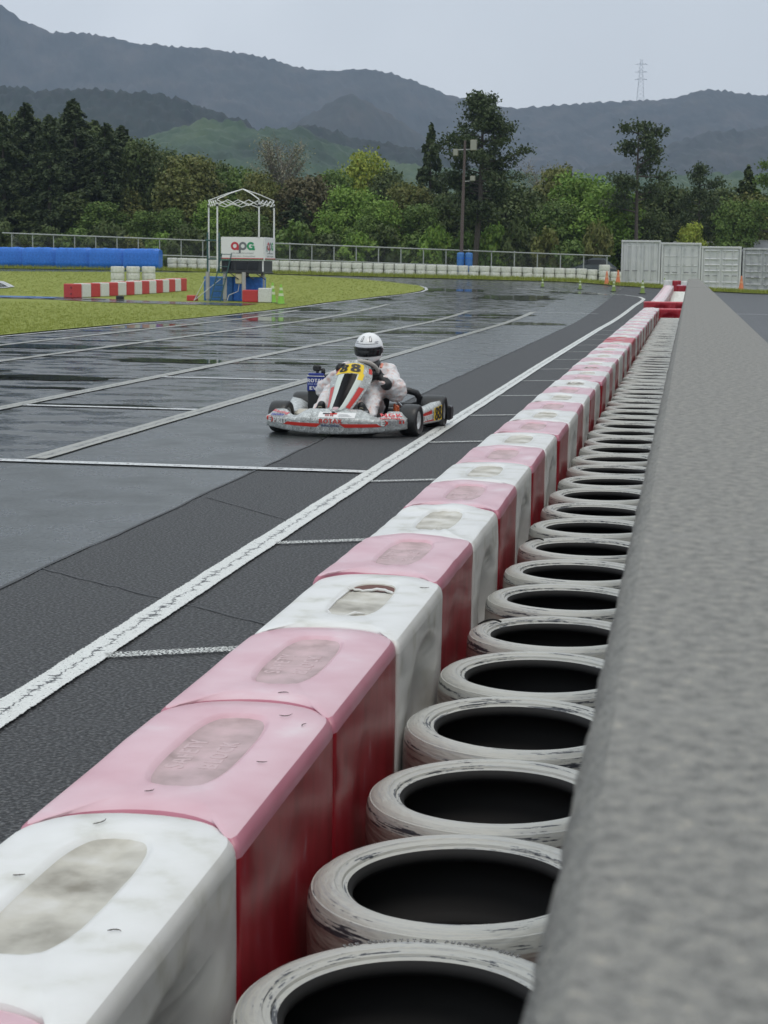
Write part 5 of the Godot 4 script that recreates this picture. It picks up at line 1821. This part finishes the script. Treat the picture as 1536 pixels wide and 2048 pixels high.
func kart() -> void:
	var t := base("racing_kart", Vector3(-3.33 + KX, 0.0, -17.5), -0.04)
	tag(t, "silver and red racing kart number 88 driving towards the camera on wet track", "kart")
	# tread plate print with dark flecks
	var im := Image.create(256, 256, false, Image.FORMAT_RGB8)
	var nn := noise(96, 0.02, 4)
	for y in 256:
		for x in 256:
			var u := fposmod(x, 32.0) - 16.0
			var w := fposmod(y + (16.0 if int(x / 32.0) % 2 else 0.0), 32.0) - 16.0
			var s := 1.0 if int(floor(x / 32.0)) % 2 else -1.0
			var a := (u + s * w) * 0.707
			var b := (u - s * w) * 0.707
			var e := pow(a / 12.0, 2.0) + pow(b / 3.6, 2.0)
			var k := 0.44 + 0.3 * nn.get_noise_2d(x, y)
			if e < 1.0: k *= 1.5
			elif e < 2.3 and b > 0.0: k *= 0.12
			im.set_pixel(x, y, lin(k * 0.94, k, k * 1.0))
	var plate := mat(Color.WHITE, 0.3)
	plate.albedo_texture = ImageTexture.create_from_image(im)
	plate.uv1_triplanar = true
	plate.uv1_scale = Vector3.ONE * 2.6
	var red := mat(lin(0.55, 0.035, 0.025), 0.3)
	var white := mat(lin(0.74, 0.75, 0.75), 0.35)
	var yellow := mat(lin(0.85, 0.6, 0.02), 0.4)
	var grey_ink := mat(lin(0.3, 0.31, 0.33), 0.4)
	var blue := mat(lin(0.012, 0.03, 0.22), 0.4)
	var orange := mat(lin(0.75, 0.13, 0.02), 0.4)
	# front fairing
	var g := Geo.new()
	var R := []
	for i in 45:
		var x := lerpf(-0.7, 0.7, i / 44.0)
		var ring := []
		for j in 13: ring.append(bump_point(x, j / 12.0))
		var crest := bump_point(x, 1.0)
		ring.append(crest + Vector3(0, -0.012, -0.05))
		ring.append(Vector3(x, bump_low(x) + 0.02, bump_front(x) - 0.27))
		ring.append(Vector3(x, bump_low(x), bump_front(x) - 0.2))
		R.append(ring)
	g.rings(R, true, true, 1)
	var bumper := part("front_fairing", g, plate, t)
	bumper.position.x = -0.046
	for sg in [-1.0, 1.0]:
		part("stripe", bump_patch(sg * 0.47, sg * 0.115, 0.23, 0.36, 0.003, sg * -0.05), red, bumper)
		part("stripe", bump_patch(sg * 0.69, sg * 0.645, 0.32, 0.56, 0.003), red, bumper)
		var lx := on_bumper(sg * 0.575, 0.38)
		text("lettering", "E", 0.05, 0.003, on_bumper(sg * 0.575 - 0.075, 0.38), white, bumper, 1.25)
		text("lettering", "X", 0.05, 0.003, on_bumper(sg * 0.575 - 0.037, 0.38), red, bumper, 1.25)
		text("lettering", "PRIT", 0.05, 0.003, on_bumper(sg * 0.575 + 0.04, 0.38), white if sg < 0 else grey_ink, bumper, 1.15)
	text("lettering", "ROTAX", 0.042, 0.003, on_bumper(0.0, 0.45, 0.006), red, bumper, 1.25)
	text("lettering", "RACING", 0.018, 0.003, on_bumper(0.0, 0.3), mat(lin(0.03, 0.06, 0.16), 0.4), bumper, 1.9)
	part("sticker", bump_patch(-0.13, 0.235, 0.58, 0.8, 0.003), white, bumper)
	part("sticker", bump_patch(-0.09, -0.02, 0.71, 0.77, 0.0055), mat(lin(0.03, 0.03, 0.03), 0.4), bumper)
	part("sticker", bump_patch(-0.02, 0.05, 0.71, 0.77, 0.0055), red, bumper)
	text("lettering", "GR", 0.03, 0.002, on_bumper(-0.02, 0.655, 0.008), mat(lin(0.4, 0.06, 0.06), 0.4), bumper, 1.6)
	for k in 3: part("sticker_line", bump_patch(0.07, 0.2 - 0.02 * k, 0.63 + 0.038 * k, 0.643 + 0.038 * k, 0.0055), grey_ink, bumper)
	text("lettering", "NGK", 0.058, 0.003, on_bumper(0.56, 0.69, 0.014), mat(lin(0.6, 0.05, 0.06), 0.4), bumper, 1.3)
	part("sticker", bump_patch(0.47, 0.65, 0.58, 0.8, 0.004), white, bumper)
	text("lettering", "Spark Plugs", 0.022, 0.002, on_bumper(0.56, 0.57, 0.008), mat(lin(0.6, 0.05, 0.06), 0.4), bumper, 1.2)
	text("lettering", "Racing", 0.042, 0.003, on_bumper(-0.53, 0.72, 0.012), mat(lin(0.6, 0.1, 0.12), 0.4), bumper, 1.1)
	text("lettering", "Service", 0.03, 0.003, on_bumper(-0.56, 0.6, 0.01), mat(lin(0.08, 0.1, 0.4), 0.4), bumper, 1.2)
	# front panel
	g = nas_patch(0.0, 1.0, -1.0, 1.0, 0.0, 24, 12)
	var pan := part("front_panel", g, plate, t)
	part("panel_back", nas_patch(0.0, 1.0, -0.98, 0.98, -0.015, 16, 8), M.black, pan)
	var gloss := mat(lin(0.006, 0.006, 0.007), 0.25)
	gloss.metallic_specular = 0.25
	part("centre_stripe", nas_patch(0.07, 0.74, -0.3, 0.36, 0.002), gloss, pan)
	for sg in [-1.0, 1.0]:
		part("pale_stripe", nas_patch(0.05, 0.74, 0.36 if sg > 0 else -0.62, 0.62 if sg > 0 else -0.3, 0.0025), mat(lin(0.6, 0.66, 0.62), 0.35), pan)
		part("red_stripe", nas_patch(0.12, 0.52, 0.66 * sg, 0.9 * sg, 0.0025), red, pan)
		part("red_stripe", nas_patch(0.8, 0.9, 0.84 * sg, 0.99 * sg, 0.0025), red, pan)
	part("number_plate", nas_patch(0.75, 0.935, -0.82, 0.6, 0.004), yellow, pan)
	part("number_plate", nas_patch(0.64, 0.76, 0.42, 0.66, 0.004, 5, 3), yellow, pan)
	for k in 2:
		var tt := [-0.47, 0.2][k] as float
		var p := nassau(0.842, tt, 0.0075)
		var r := (nassau(0.842, tt + 0.2) - nassau(0.842, tt - 0.2)).normalized()
		var u := (nassau(0.9, tt) - nassau(0.78, tt)).normalized()
		var n := r.cross(u).normalized()
		for q in [-0.005, 0.005]: text("number", "8", 0.092, 0.003, Transform3D(Basis(r, n.cross(r), n), p + r * q), M.black, pan, 1.5)
	part("badge", nas_patch(0.03, 0.085, -0.22, 0.3, 0.004, 4, 4), mat(lin(0.5, 0.36, 0.38), 0.4), pan)
	# wheels
	for s in [-1.0, 1.0]:
		kart_wheel(t, Vector3(s * 0.66, 0.157, 0.53), 0.157, 0.185, -0.07)
		kart_wheel(t, Vector3(s * 0.69, 0.165, -0.55), 0.165, 0.245, 0.0)
	# frame, tray, axles
	g = Geo.new()
	g.box(Vector3(0, 0.055, 0.33), Vector3(0.62, 0.008, 0.75), 0.003)
	part("floor_tray", g, mat(lin(0.3, 0.31, 0.32), 0.3, 0.8), t)
	g = Geo.new()
	for s in [-1.0, 1.0]:
		g.tube([Vector3(s * 0.25, 0.08, 0.8), Vector3(s * 0.3, 0.075, 0.4), Vector3(s * 0.33, 0.075, -0.2), Vector3(s * 0.3, 0.12, -0.75)], 0.018, 8)
		g.tube([Vector3(s * 0.3, 0.075, 0.45), Vector3(s * 0.58, 0.157, 0.53)], 0.014, 8)
		g.tube([Vector3(s * 0.33, 0.08, 0.3), Vector3(s * 0.6, 0.09, 0.3), Vector3(s * 0.62, 0.12, -0.25), Vector3(s * 0.33, 0.09, -0.3)], 0.012, 6)
	g.tube([Vector3(-0.58, 0.165, -0.55), Vector3(0.58, 0.165, -0.55)], 0.024, 10)
	g.tube([Vector3(-0.25, 0.08, 0.8), Vector3(0.25, 0.08, 0.8)], 0.016, 8)
	g.tube([Vector3(-0.3, 0.12, -0.75), Vector3(0.3, 0.12, -0.75)], 0.016, 8)
	part("frame", g, mat(lin(0.2, 0.2, 0.21), 0.35, 0.5), t)
	# side pods
	for s in [-1.0, 1.0]:
		g = Geo.new()
		R = []
		for i in 9:
			var f := i / 8.0
			var z := lerpf(0.36, -0.36, f)
			var xo := lerpf(0.64, 0.805, pow(f, 0.8))
			var ht := lerpf(0.21, 0.285, f)
			R.append([Vector3(s * (xo - 0.2), 0.08, z), Vector3(s * (xo - 0.02), 0.075, z), Vector3(s * xo, 0.1, z), Vector3(s * xo, ht - 0.04, z), Vector3(s * (xo - 0.025), ht, z), Vector3(s * (xo - 0.12), ht - 0.02, z), Vector3(s * (xo - 0.2), ht - 0.07, z)])
		g.rings(R, true, true, 1)
		var pod := part("side_pod", g, plate, t)
		if s > 0:
			var sp := func(f: float, h: float, off: float) -> Vector3: return Vector3(lerpf(0.64, 0.805, pow(f, 0.8)) + off, lerpf(0.1, lerpf(0.17, 0.245, f), h), lerpf(0.36, -0.36, f))
			for q in [[0.7, 0.99, -0.02, 1.02, 0.003, yellow, "number_plate"], [0.22, 0.62, 0.62, 0.95, 0.003, red, "stripe"], [0.2, 0.68, 0.0, 0.12, 0.003, red, "stripe"]]:
				g = Geo.new()
				for i in 6: g.quad(sp.call(lerpf(q[0], q[1], i / 6.0), q[2], q[4]), sp.call(lerpf(q[0], q[1], (i + 1) / 6.0), q[2], q[4]), sp.call(lerpf(q[0], q[1], (i + 1) / 6.0), q[3], q[4]), sp.call(lerpf(q[0], q[1], i / 6.0), q[3], q[4]))
				part(q[6], g, q[5], pod)
			for q in [["8", 0.79, 0.46, 0.13, M.black, 1.0], ["8", 0.91, 0.5, 0.13, M.black, 1.0], ["EXPRIT", 0.45, 0.36, 0.055, white, 1.0]]:
				var a: Vector3 = sp.call(q[1] - 0.05, q[2], 0.006)
				var b: Vector3 = sp.call(q[1] + 0.05, q[2], 0.006)
				var r := (b - a).normalized()
				var n := r.cross(Vector3.UP).normalized()
				text("lettering", q[0], q[3], 0.003, Transform3D(Basis(r, Vector3.UP, n), (a + b) * 0.5), q[4], pod, q[5])
	# rear bumper
	g = Geo.new()
	g.tube([Vector3(-0.72, 0.15, -0.78), Vector3(-0.6, 0.15, -0.84), Vector3(0.6, 0.15, -0.84), Vector3(0.83, 0.15, -0.76)], 0.06, 10)
	g.box(Vector3(0.83, 0.14, -0.7), Vector3(0.05, 0.15, 0.16), 0.015)
	part("rear_bumper", g, M.black, t)
	# seat
	g = Geo.new()
	R = []
	for i in 8:
		var f := i / 7.0
		var y := lerpf(0.09, 0.5, f)
		var w := 0.2 + 0.03 * sin(f * PI)
		var ring := []
		for k in 11:
			var a := PI * k / 10.0
			ring.append(Vector3(0.02 + w * cos(a), y + 0.0, -0.34 - 0.1 * f - 0.2 * sin(a)))
		R.append(ring)
	g.rings(R, false, false, 1)
	part("seat", g, M.black, t)
	# steering column and wheel
	var sc := Vector3(0.1, 0.6, 0.25)
	var sn := Vector3(0, 0.72, -0.7).normalized()
	g = Geo.new()
	g.tube([Vector3(0.03, 0.12, 0.62), sc], 0.012, 8)
	part("steering_column", g, M.steel, t)
	g = Geo.new()
	var sxx := Vector3(cos(0.12), sin(0.12), 0)
	var syy := sn.cross(sxx).normalized() * -1.0
	var pts := []
	for k in 33: pts.append(sc + (sxx * cos(TAU * k / 32.0) + syy * sin(TAU * k / 32.0)) * 0.16 + sn * 0.0)
	g.tube(pts, 0.019, 10, false)
	var sw := part("steering_wheel", g, mat(lin(0.42, 0.4, 0.37), 0.6), t)
	g = Geo.new()
	for a in [0.0, 2.4, -2.4]: g.tube([sc, sc + (sxx * cos(a + PI / 2) + syy * sin(a + PI / 2)) * 0.15], 0.01, 6)
	g.box(sc, Vector3(0.08, 0.05, 0.05), 0.01)
	part("spokes", g, M.black, sw)
	# radiator with blue box and camera, engine beside the seat
	g = Geo.new()
	g.box(Vector3(-0.49, 0.24, -0.2), Vector3(0.17, 0.28, 0.05), 0.01)
	part("radiator", g, M.black, t)
	g = Geo.new()
	g.box(Vector3(-0.485, 0.44, -0.19), Vector3(0.185, 0.155, 0.06), 0.008)
	g.box(Vector3(-0.485, 0.534, -0.2), Vector3(0.165, 0.03, 0.07), 0.008)
	var rb := part("radiator_shroud", g, blue, t)
	text("lettering", "ROTAX", 0.036, 0.002, Transform3D(Basis(), Vector3(-0.485, 0.472, -0.158)), white, rb, 1.15)
	text("lettering", "EVO", 0.034, 0.002, Transform3D(Basis(), Vector3(-0.485, 0.395, -0.158)), white, rb, 1.55)
	text("lettering", "MAX ENGINE", 0.016, 0.002, Transform3D(Basis(), Vector3(-0.485, 0.437, -0.158)), mat(lin(0.3, 0.36, 0.6), 0.4), rb, 1.2)
	g = Geo.new()
	g.box(Vector3(-0.485, 0.518, -0.17), Vector3(0.18, 0.006, 0.03), 0.002)
	part("trim", g, white, rb)
	g = Geo.new()
	g.box(Vector3(-0.48, 0.6, -0.2), Vector3(0.085, 0.06, 0.05), 0.012)
	g.tube([Vector3(-0.475, 0.545, -0.2), Vector3(-0.478, 0.58, -0.2)], 0.016, 8)
	part("action_camera", g, M.black, t)
	g = Geo.new()
	g.lathe([Vector2(0.0, 0.0), Vector2(0.022, 0.0), Vector2(0.022, 0.04), Vector2(0.012, 0.055), Vector2(0.0, 0.056)], 12)
	var cap := part("radiator_cap", g, M.black, t)
	cap.position = Vector3(-0.415, 0.545, -0.2)
	g = Geo.new()
	g.box(Vector3(-0.38, 0.22, -0.42), Vector3(0.24, 0.26, 0.28), 0.03)
	for k in 6: g.box(Vector3(-0.38, 0.22 + 0.035 * k, -0.27), Vector3(0.2, 0.012, 0.06), 0.004)
	part("engine", g, M.black, t)
	g = Geo.new()
	g.tube([Vector3(-0.42, 0.51, -0.22), Vector3(-0.36, 0.52, -0.24), Vector3(-0.3, 0.5, -0.3)], 0.02, 8)
	g.tube([Vector3(-0.4, 0.4, -0.22), Vector3(-0.34, 0.37, -0.2), Vector3(-0.31, 0.46, -0.22)], 0.007, 6)
	part("hose", g, M.black, t)
	# intake silencer hose loop on the other side
	g = Geo.new()
	g.tube([Vector3(0.3, 0.36, -0.5), Vector3(0.42, 0.37, -0.52), Vector3(0.5, 0.345, -0.55), Vector3(0.535, 0.29, -0.56), Vector3(0.52, 0.235, -0.57), Vector3(0.44, 0.205, -0.58), Vector3(0.3, 0.2, -0.6)], [0.036, 0.036, 0.036, 0.036, 0.036, 0.04, 0.045], 12)
	part("exhaust_loop", g, M.black, t)
	g = Geo.new()
	g.box(Vector3(0.36, 0.16, -0.2), Vector3(0.05, 0.16, 0.1), 0.015)
	g.tube([Vector3(0.36, 0.25, -0.12), Vector3(0.42, 0.14, 0.05)], 0.016, 8)
	part("caliper", g, orange, t)
	g = Geo.new()
	g.tube([Vector3(0.34, 0.3, -0.22), Vector3(0.52, 0.2, 0.05)], 0.013, 8)
	g.tube([Vector3(0.4, 0.17, 0.1), Vector3(0.58, 0.17, 0.12)], 0.012, 8)
	part("stay", g, M.steel, t)
	for s in [-1.0, 1.0]:
		g = Geo.new()
		g.box(Vector3(s * 0.46, 0.17, 0.42), Vector3(0.17, 0.11, 0.16), 0.04)
		part("brake_duct", g, plate if s > 0 else mat(lin(0.55, 0.53, 0.46), 0.4), t)
	g = Geo.new()
	for s in [-1.0, 1.0]: g.tube([Vector3(s * 0.2, 0.09, 0.62), Vector3(s * 0.2, 0.24, 0.68), Vector3(s * 0.26, 0.24, 0.68)], 0.009, 6)
	part("pedals", g, M.steel, t)

func driver() -> void:
	var t := base("person", Vector3(-3.365 + KX, 0.0, -17.5), -0.04)
	tag(t, "person in a white rain suit and white helmet with dark visor steering the kart", "person")
	var V := func(x: float, y: float, z: float) -> Vector3: return Vector3(x, y, z)
	var hipL := Vector3(0.13, 0.2, -0.36)
	var hipR := Vector3(-0.09, 0.2, -0.36)
	var kneeL := Vector3(0.23, 0.37, 0.17)
	var kneeR := Vector3(-0.2, 0.36, 0.18)
	var ankL := Vector3(0.27, 0.17, 0.5)
	var ankR := Vector3(-0.27, 0.17, 0.52)
	var shL := Vector3(0.29, 0.565, -0.26)
	var shR := Vector3(-0.13, 0.565, -0.26)
	var elL := Vector3(0.425, 0.4, -0.02)
	var elR := Vector3(-0.3, 0.4, 0.0)
	var wrL := Vector3(0.345, 0.51, 0.2)
	var wrR := Vector3(-0.09, 0.6, 0.18)
	var bones := [
		[Vector3(0.02, 0.19, -0.38), 0.14, Vector3(0.06, 0.4, -0.36), 0.15], [Vector3(0.06, 0.4, -0.36), 0.15, Vector3(0.08, 0.55, -0.28), 0.12], [shL, 0.085, shR, 0.085], [Vector3(0.08, 0.55, -0.27), 0.07, Vector3(0.09, 0.62, -0.25), 0.05],
		[hipL, 0.105, kneeL, 0.085], [kneeL, 0.085, ankL, 0.07], [hipR, 0.105, kneeR, 0.085], [kneeR, 0.085, ankR, 0.07],
		[shL, 0.09, elL, 0.1], [elL, 0.1, wrL, 0.062], [shR, 0.09, elR, 0.09], [elR, 0.09, wrR, 0.055], [Vector3(0.37, 0.44, -0.1), 0.09, Vector3(0.35, 0.5, 0.02), 0.075]]
	var suit := nmat(noise(97, 0.02, 4), [[0.0, 0.62, 0.26, 0.2], [0.26, 0.64, 0.45, 0.41], [0.38, 0.66, 0.63, 0.63], [0.7, 0.7, 0.71, 0.73], [1.0, 0.52, 0.53, 0.62]], 0.8, 0.3, 512, false)
	put("body", limbs(bones, 0.02, 0.0115, 0.02, 4), suit, t)
	var coral := mat(lin(0.72, 0.27, 0.2), 0.45)
	var g := Geo.new()
	# collar and neck
	g.xf = Transform3D(Basis(Vector3.RIGHT, 0.35), Vector3(0.1, 0.605, -0.245))
	g.lathe([Vector2(0.15, -0.01), Vector2(0.13, 0.03), Vector2(0.115, 0.075), Vector2(0.1, 0.1), Vector2(0.07, 0.1)], 24)
	part("neck_guard", g, M.black, t)
	# gloves: palm, four fingers round the wheel rim, thumb
	var glove := mat(lin(0.012, 0.013, 0.015), 0.5)
	var sc := Vector3(0.1, 0.6, 0.25)
	var sn := Vector3(0, 0.72, -0.7).normalized()
	var sxx := Vector3(cos(0.12), sin(0.12), 0)
	var syy := sn.cross(sxx).normalized() * -1.0
	for s in [-1.0, 1.0]:
		var ang := -0.4 if s > 0 else PI - 0.35
		var rd := (sxx * cos(ang) + syy * sin(ang))
		var tg: Vector3 = (syy * cos(ang) - sxx * sin(ang)) * s
		var rim := sc + rd * 0.16
		var wr: Vector3 = wrL if s > 0 else wrR
		var palm := rim + rd * 0.035 + sn * 0.012
		var b := [[wr, 0.05, palm, 0.042], [palm + tg * 0.03, 0.032, palm - tg * 0.036, 0.03], [wr.lerp(palm, -0.5), 0.058, wr, 0.055]]
		for f in 4:
			var o := tg * (0.036 - 0.025 * f)
			var L: float = [0.9, 1.0, 0.95, 0.78][f]
			var k1 := palm + o - rd * 0.004 - sn * 0.034 * L
			var k2 := rim + o - sn * 0.04 * L - rd * 0.012
			var k3 := rim + o - sn * 0.016 - rd * 0.036 * L
			b.append([palm + o, 0.0165, k1, 0.015]); b.append([k1, 0.015, k2, 0.014]); b.append([k2, 0.014, k3, 0.012])
		var th := palm + tg * 0.045
		b.append([th, 0.0165, rim + tg * 0.058 + sn * 0.016, 0.014]); b.append([rim + tg * 0.058 + sn * 0.016, 0.014, rim + tg * 0.044 - rd * 0.03 + sn * 0.02, 0.0115])
		put("glove", limbs(b, 0.004, 0.0052), glove, t)
	# shoes, soles towards the camera
	for s in [-1.0, 1.0]:
		var a := Vector3(0.245 if s > 0 else -0.245, 0.12, 0.53)
		var toe := Vector3(0.205 if s > 0 else -0.2, 0.285, 0.575)
		var sh := put("shoe", limbs([[a, 0.046, a.lerp(toe, 0.5), 0.052], [a.lerp(toe, 0.5), 0.052, toe, 0.04], [a, 0.045, a + Vector3(0, 0.03, -0.08), 0.05]], 0.012, 0.008), mat(lin(0.014, 0.015, 0.017), 0.45), t)
		g = Geo.new()
		for k in 3:
			var c := a.lerp(toe, 0.55 + 0.16 * k) + Vector3(0, 0.0, 0.05 - 0.004 * k)
			g.tube([c - Vector3(0.02, 0, 0), c + Vector3(0.0, 0.006, 0.003), c + Vector3(0.02, 0, 0)], 0.0035, 5)
		part("lace", g, mat(lin(0.4, 0.36, 0.26), 0.6), sh)
	# helmet
	var hc := Vector3(0.095, 0.815, -0.23)
	var hp := func(az: float, el: float, off: float) -> Vector3:
		# az 0 looks ahead; lower front juts out as the chin bar
		var x := sin(az) * cos(el) * 0.147
		var y := sin(el) * (0.16 if el > 0 else 0.165)
		var z := cos(az) * cos(el) * 0.168
		if el < 0.0 and cos(az) > 0.0: z += 0.03 * sin(minf(-el, 1.0) * PI * 0.5) * cos(az)
		var p := Vector3(x, y, z)
		return p + p.normalized() * off
	var hx := Transform3D(Basis(Vector3.UP, 0.0) * Basis(Vector3.RIGHT, 0.12), hc)
	var patch := func(az0: float, az1: float, e0: float, e1: float, off: float, na: int, ne: int) -> Geo:
		var q := Geo.new()
		q.xf = hx
		q.sg(1)
		for i in na:
			for j in ne:
				var f := func(a: int, b: int) -> Vector3: return hp.call(lerpf(az0, az1, float(a) / na), lerpf(e0, e1, float(b) / ne), off)
				q.quad(f.call(i, j), f.call(i, j + 1), f.call(i + 1, j + 1), f.call(i + 1, j))
		return q
	var shell := mat(lin(0.78, 0.79, 0.8), 0.18)
	var h := part("helmet", patch.call(-PI, PI, -1.05, PI / 2, 0.0, 48, 26), shell, t)
	part("visor", patch.call(-1.15, 1.15, -0.34, 0.12, 0.006, 24, 8), mat(lin(0.008, 0.009, 0.011), 0.08), h)
	part("visor_seal", patch.call(-1.3, 1.3, -0.39, 0.19, 0.003, 26, 8), mat(lin(0.03, 0.03, 0.035), 0.4), h)
	part("brow_band", patch.call(-1.2, 1.2, 0.2, 0.34, 0.004, 24, 4), mat(lin(0.62, 0.64, 0.68), 0.2), h)
	part("brow_line", patch.call(-1.0, 1.0, 0.4, 0.44, 0.003, 24, 2), mat(lin(0.16, 0.17, 0.2), 0.3), h)
	for s in [-1.0, 1.0]:
		part("graphic", patch.call(s * 0.28, s * 0.5, 0.56, 0.98, 0.003, 5, 6), mat(lin(0.09, 0.095, 0.11), 0.3), h)
		part("graphic", patch.call(s * 0.34, s * 0.43, 0.6, 0.94, 0.0045, 4, 5), shell, h)
		part("graphic", patch.call(s * 0.72, s * 1.1, 0.5, 0.56, 0.003, 6, 2), mat(lin(0.25, 0.26, 0.3), 0.3), h)
		part("pivot", patch.call(s * 1.18, s * 1.42, -0.24, 0.1, 0.008, 5, 5), mat(lin(0.03, 0.03, 0.035), 0.3), h)
	part("chin_vent", patch.call(-0.22, 0.22, -0.62, -0.54, 0.004, 8, 2), mat(lin(0.05, 0.05, 0.06), 0.4), h)
	# orange panels of the jacket beneath the clear rain suit
	g = Geo.new()
	g.tube([Vector3(0.225, 0.655, -0.29), Vector3(0.235, 0.65, -0.22), Vector3(0.235, 0.62, -0.17)], [0.012, 0.018, 0.012], 8)
	part("shoulder_panel", g, coral, t)

func small_things() -> void:
	# pine needles and twigs shed on the blocks
	var rng := RandomNumberGenerator.new()
	rng.seed = 31
	var spots := [[-1.02, -2.9, 0.035, 0.4, "dark twig standing up on the first white block"], [-1.06, -2.62, 0.02, 1.2, "small needle on the left side of the first white block"], [-0.83, -2.42, 0.022, 1.5, "reddish needle on the near part of the first white block"], [-0.99, -3.11, 0.02, 0.9, "tiny crooked twig at the near end of the first red block's panel"], [-0.83, -3.35, 0.022, 1.5, "short twig near the tyre side of the first red block"], [-0.87, -3.72, 0.03, 1.3, "thin twig at the far end of the first red block"], [-0.80, -3.64, 0.02, 0.3, "curled needle near the far corner of the first red block"], [-0.92, -3.92, 0.026, 1.5, "small twig on the near end of the second red block"], [-0.8, -5.35, 0.03, 1.4, "small twig on the third red block"], [-0.86, -6.2, 0.03, 1.2, "small twig on the third white block"]]
	for s in spots:
		var g := Geo.new()
		var d := Vector3(sin(s[3]), 0, -cos(s[3]))
		var L: float = s[2]
		var side := Vector3(d.z, 0, -d.x)
		var bend := rng.randf_range(-0.35, 0.35)
		var pts := []
		for k in 6:
			var f := k / 5.0
			pts.append(d * L * f + side * L * bend * sin(f * PI * rng.randf_range(0.8, 1.2)) + Vector3(0, 0.0014 + 0.004 * f * absf(bend), 0))
		g.tube(pts, [0.0006, 0.0011, 0.0009, 0.0011, 0.0008, 0.0004], 5)
		var o := part("twig", g, M.twig)
		o.position = Vector3(s[0], 0.6515, s[1])
		tag(o, s[4], "twig", "twigs and needles on the blocks")
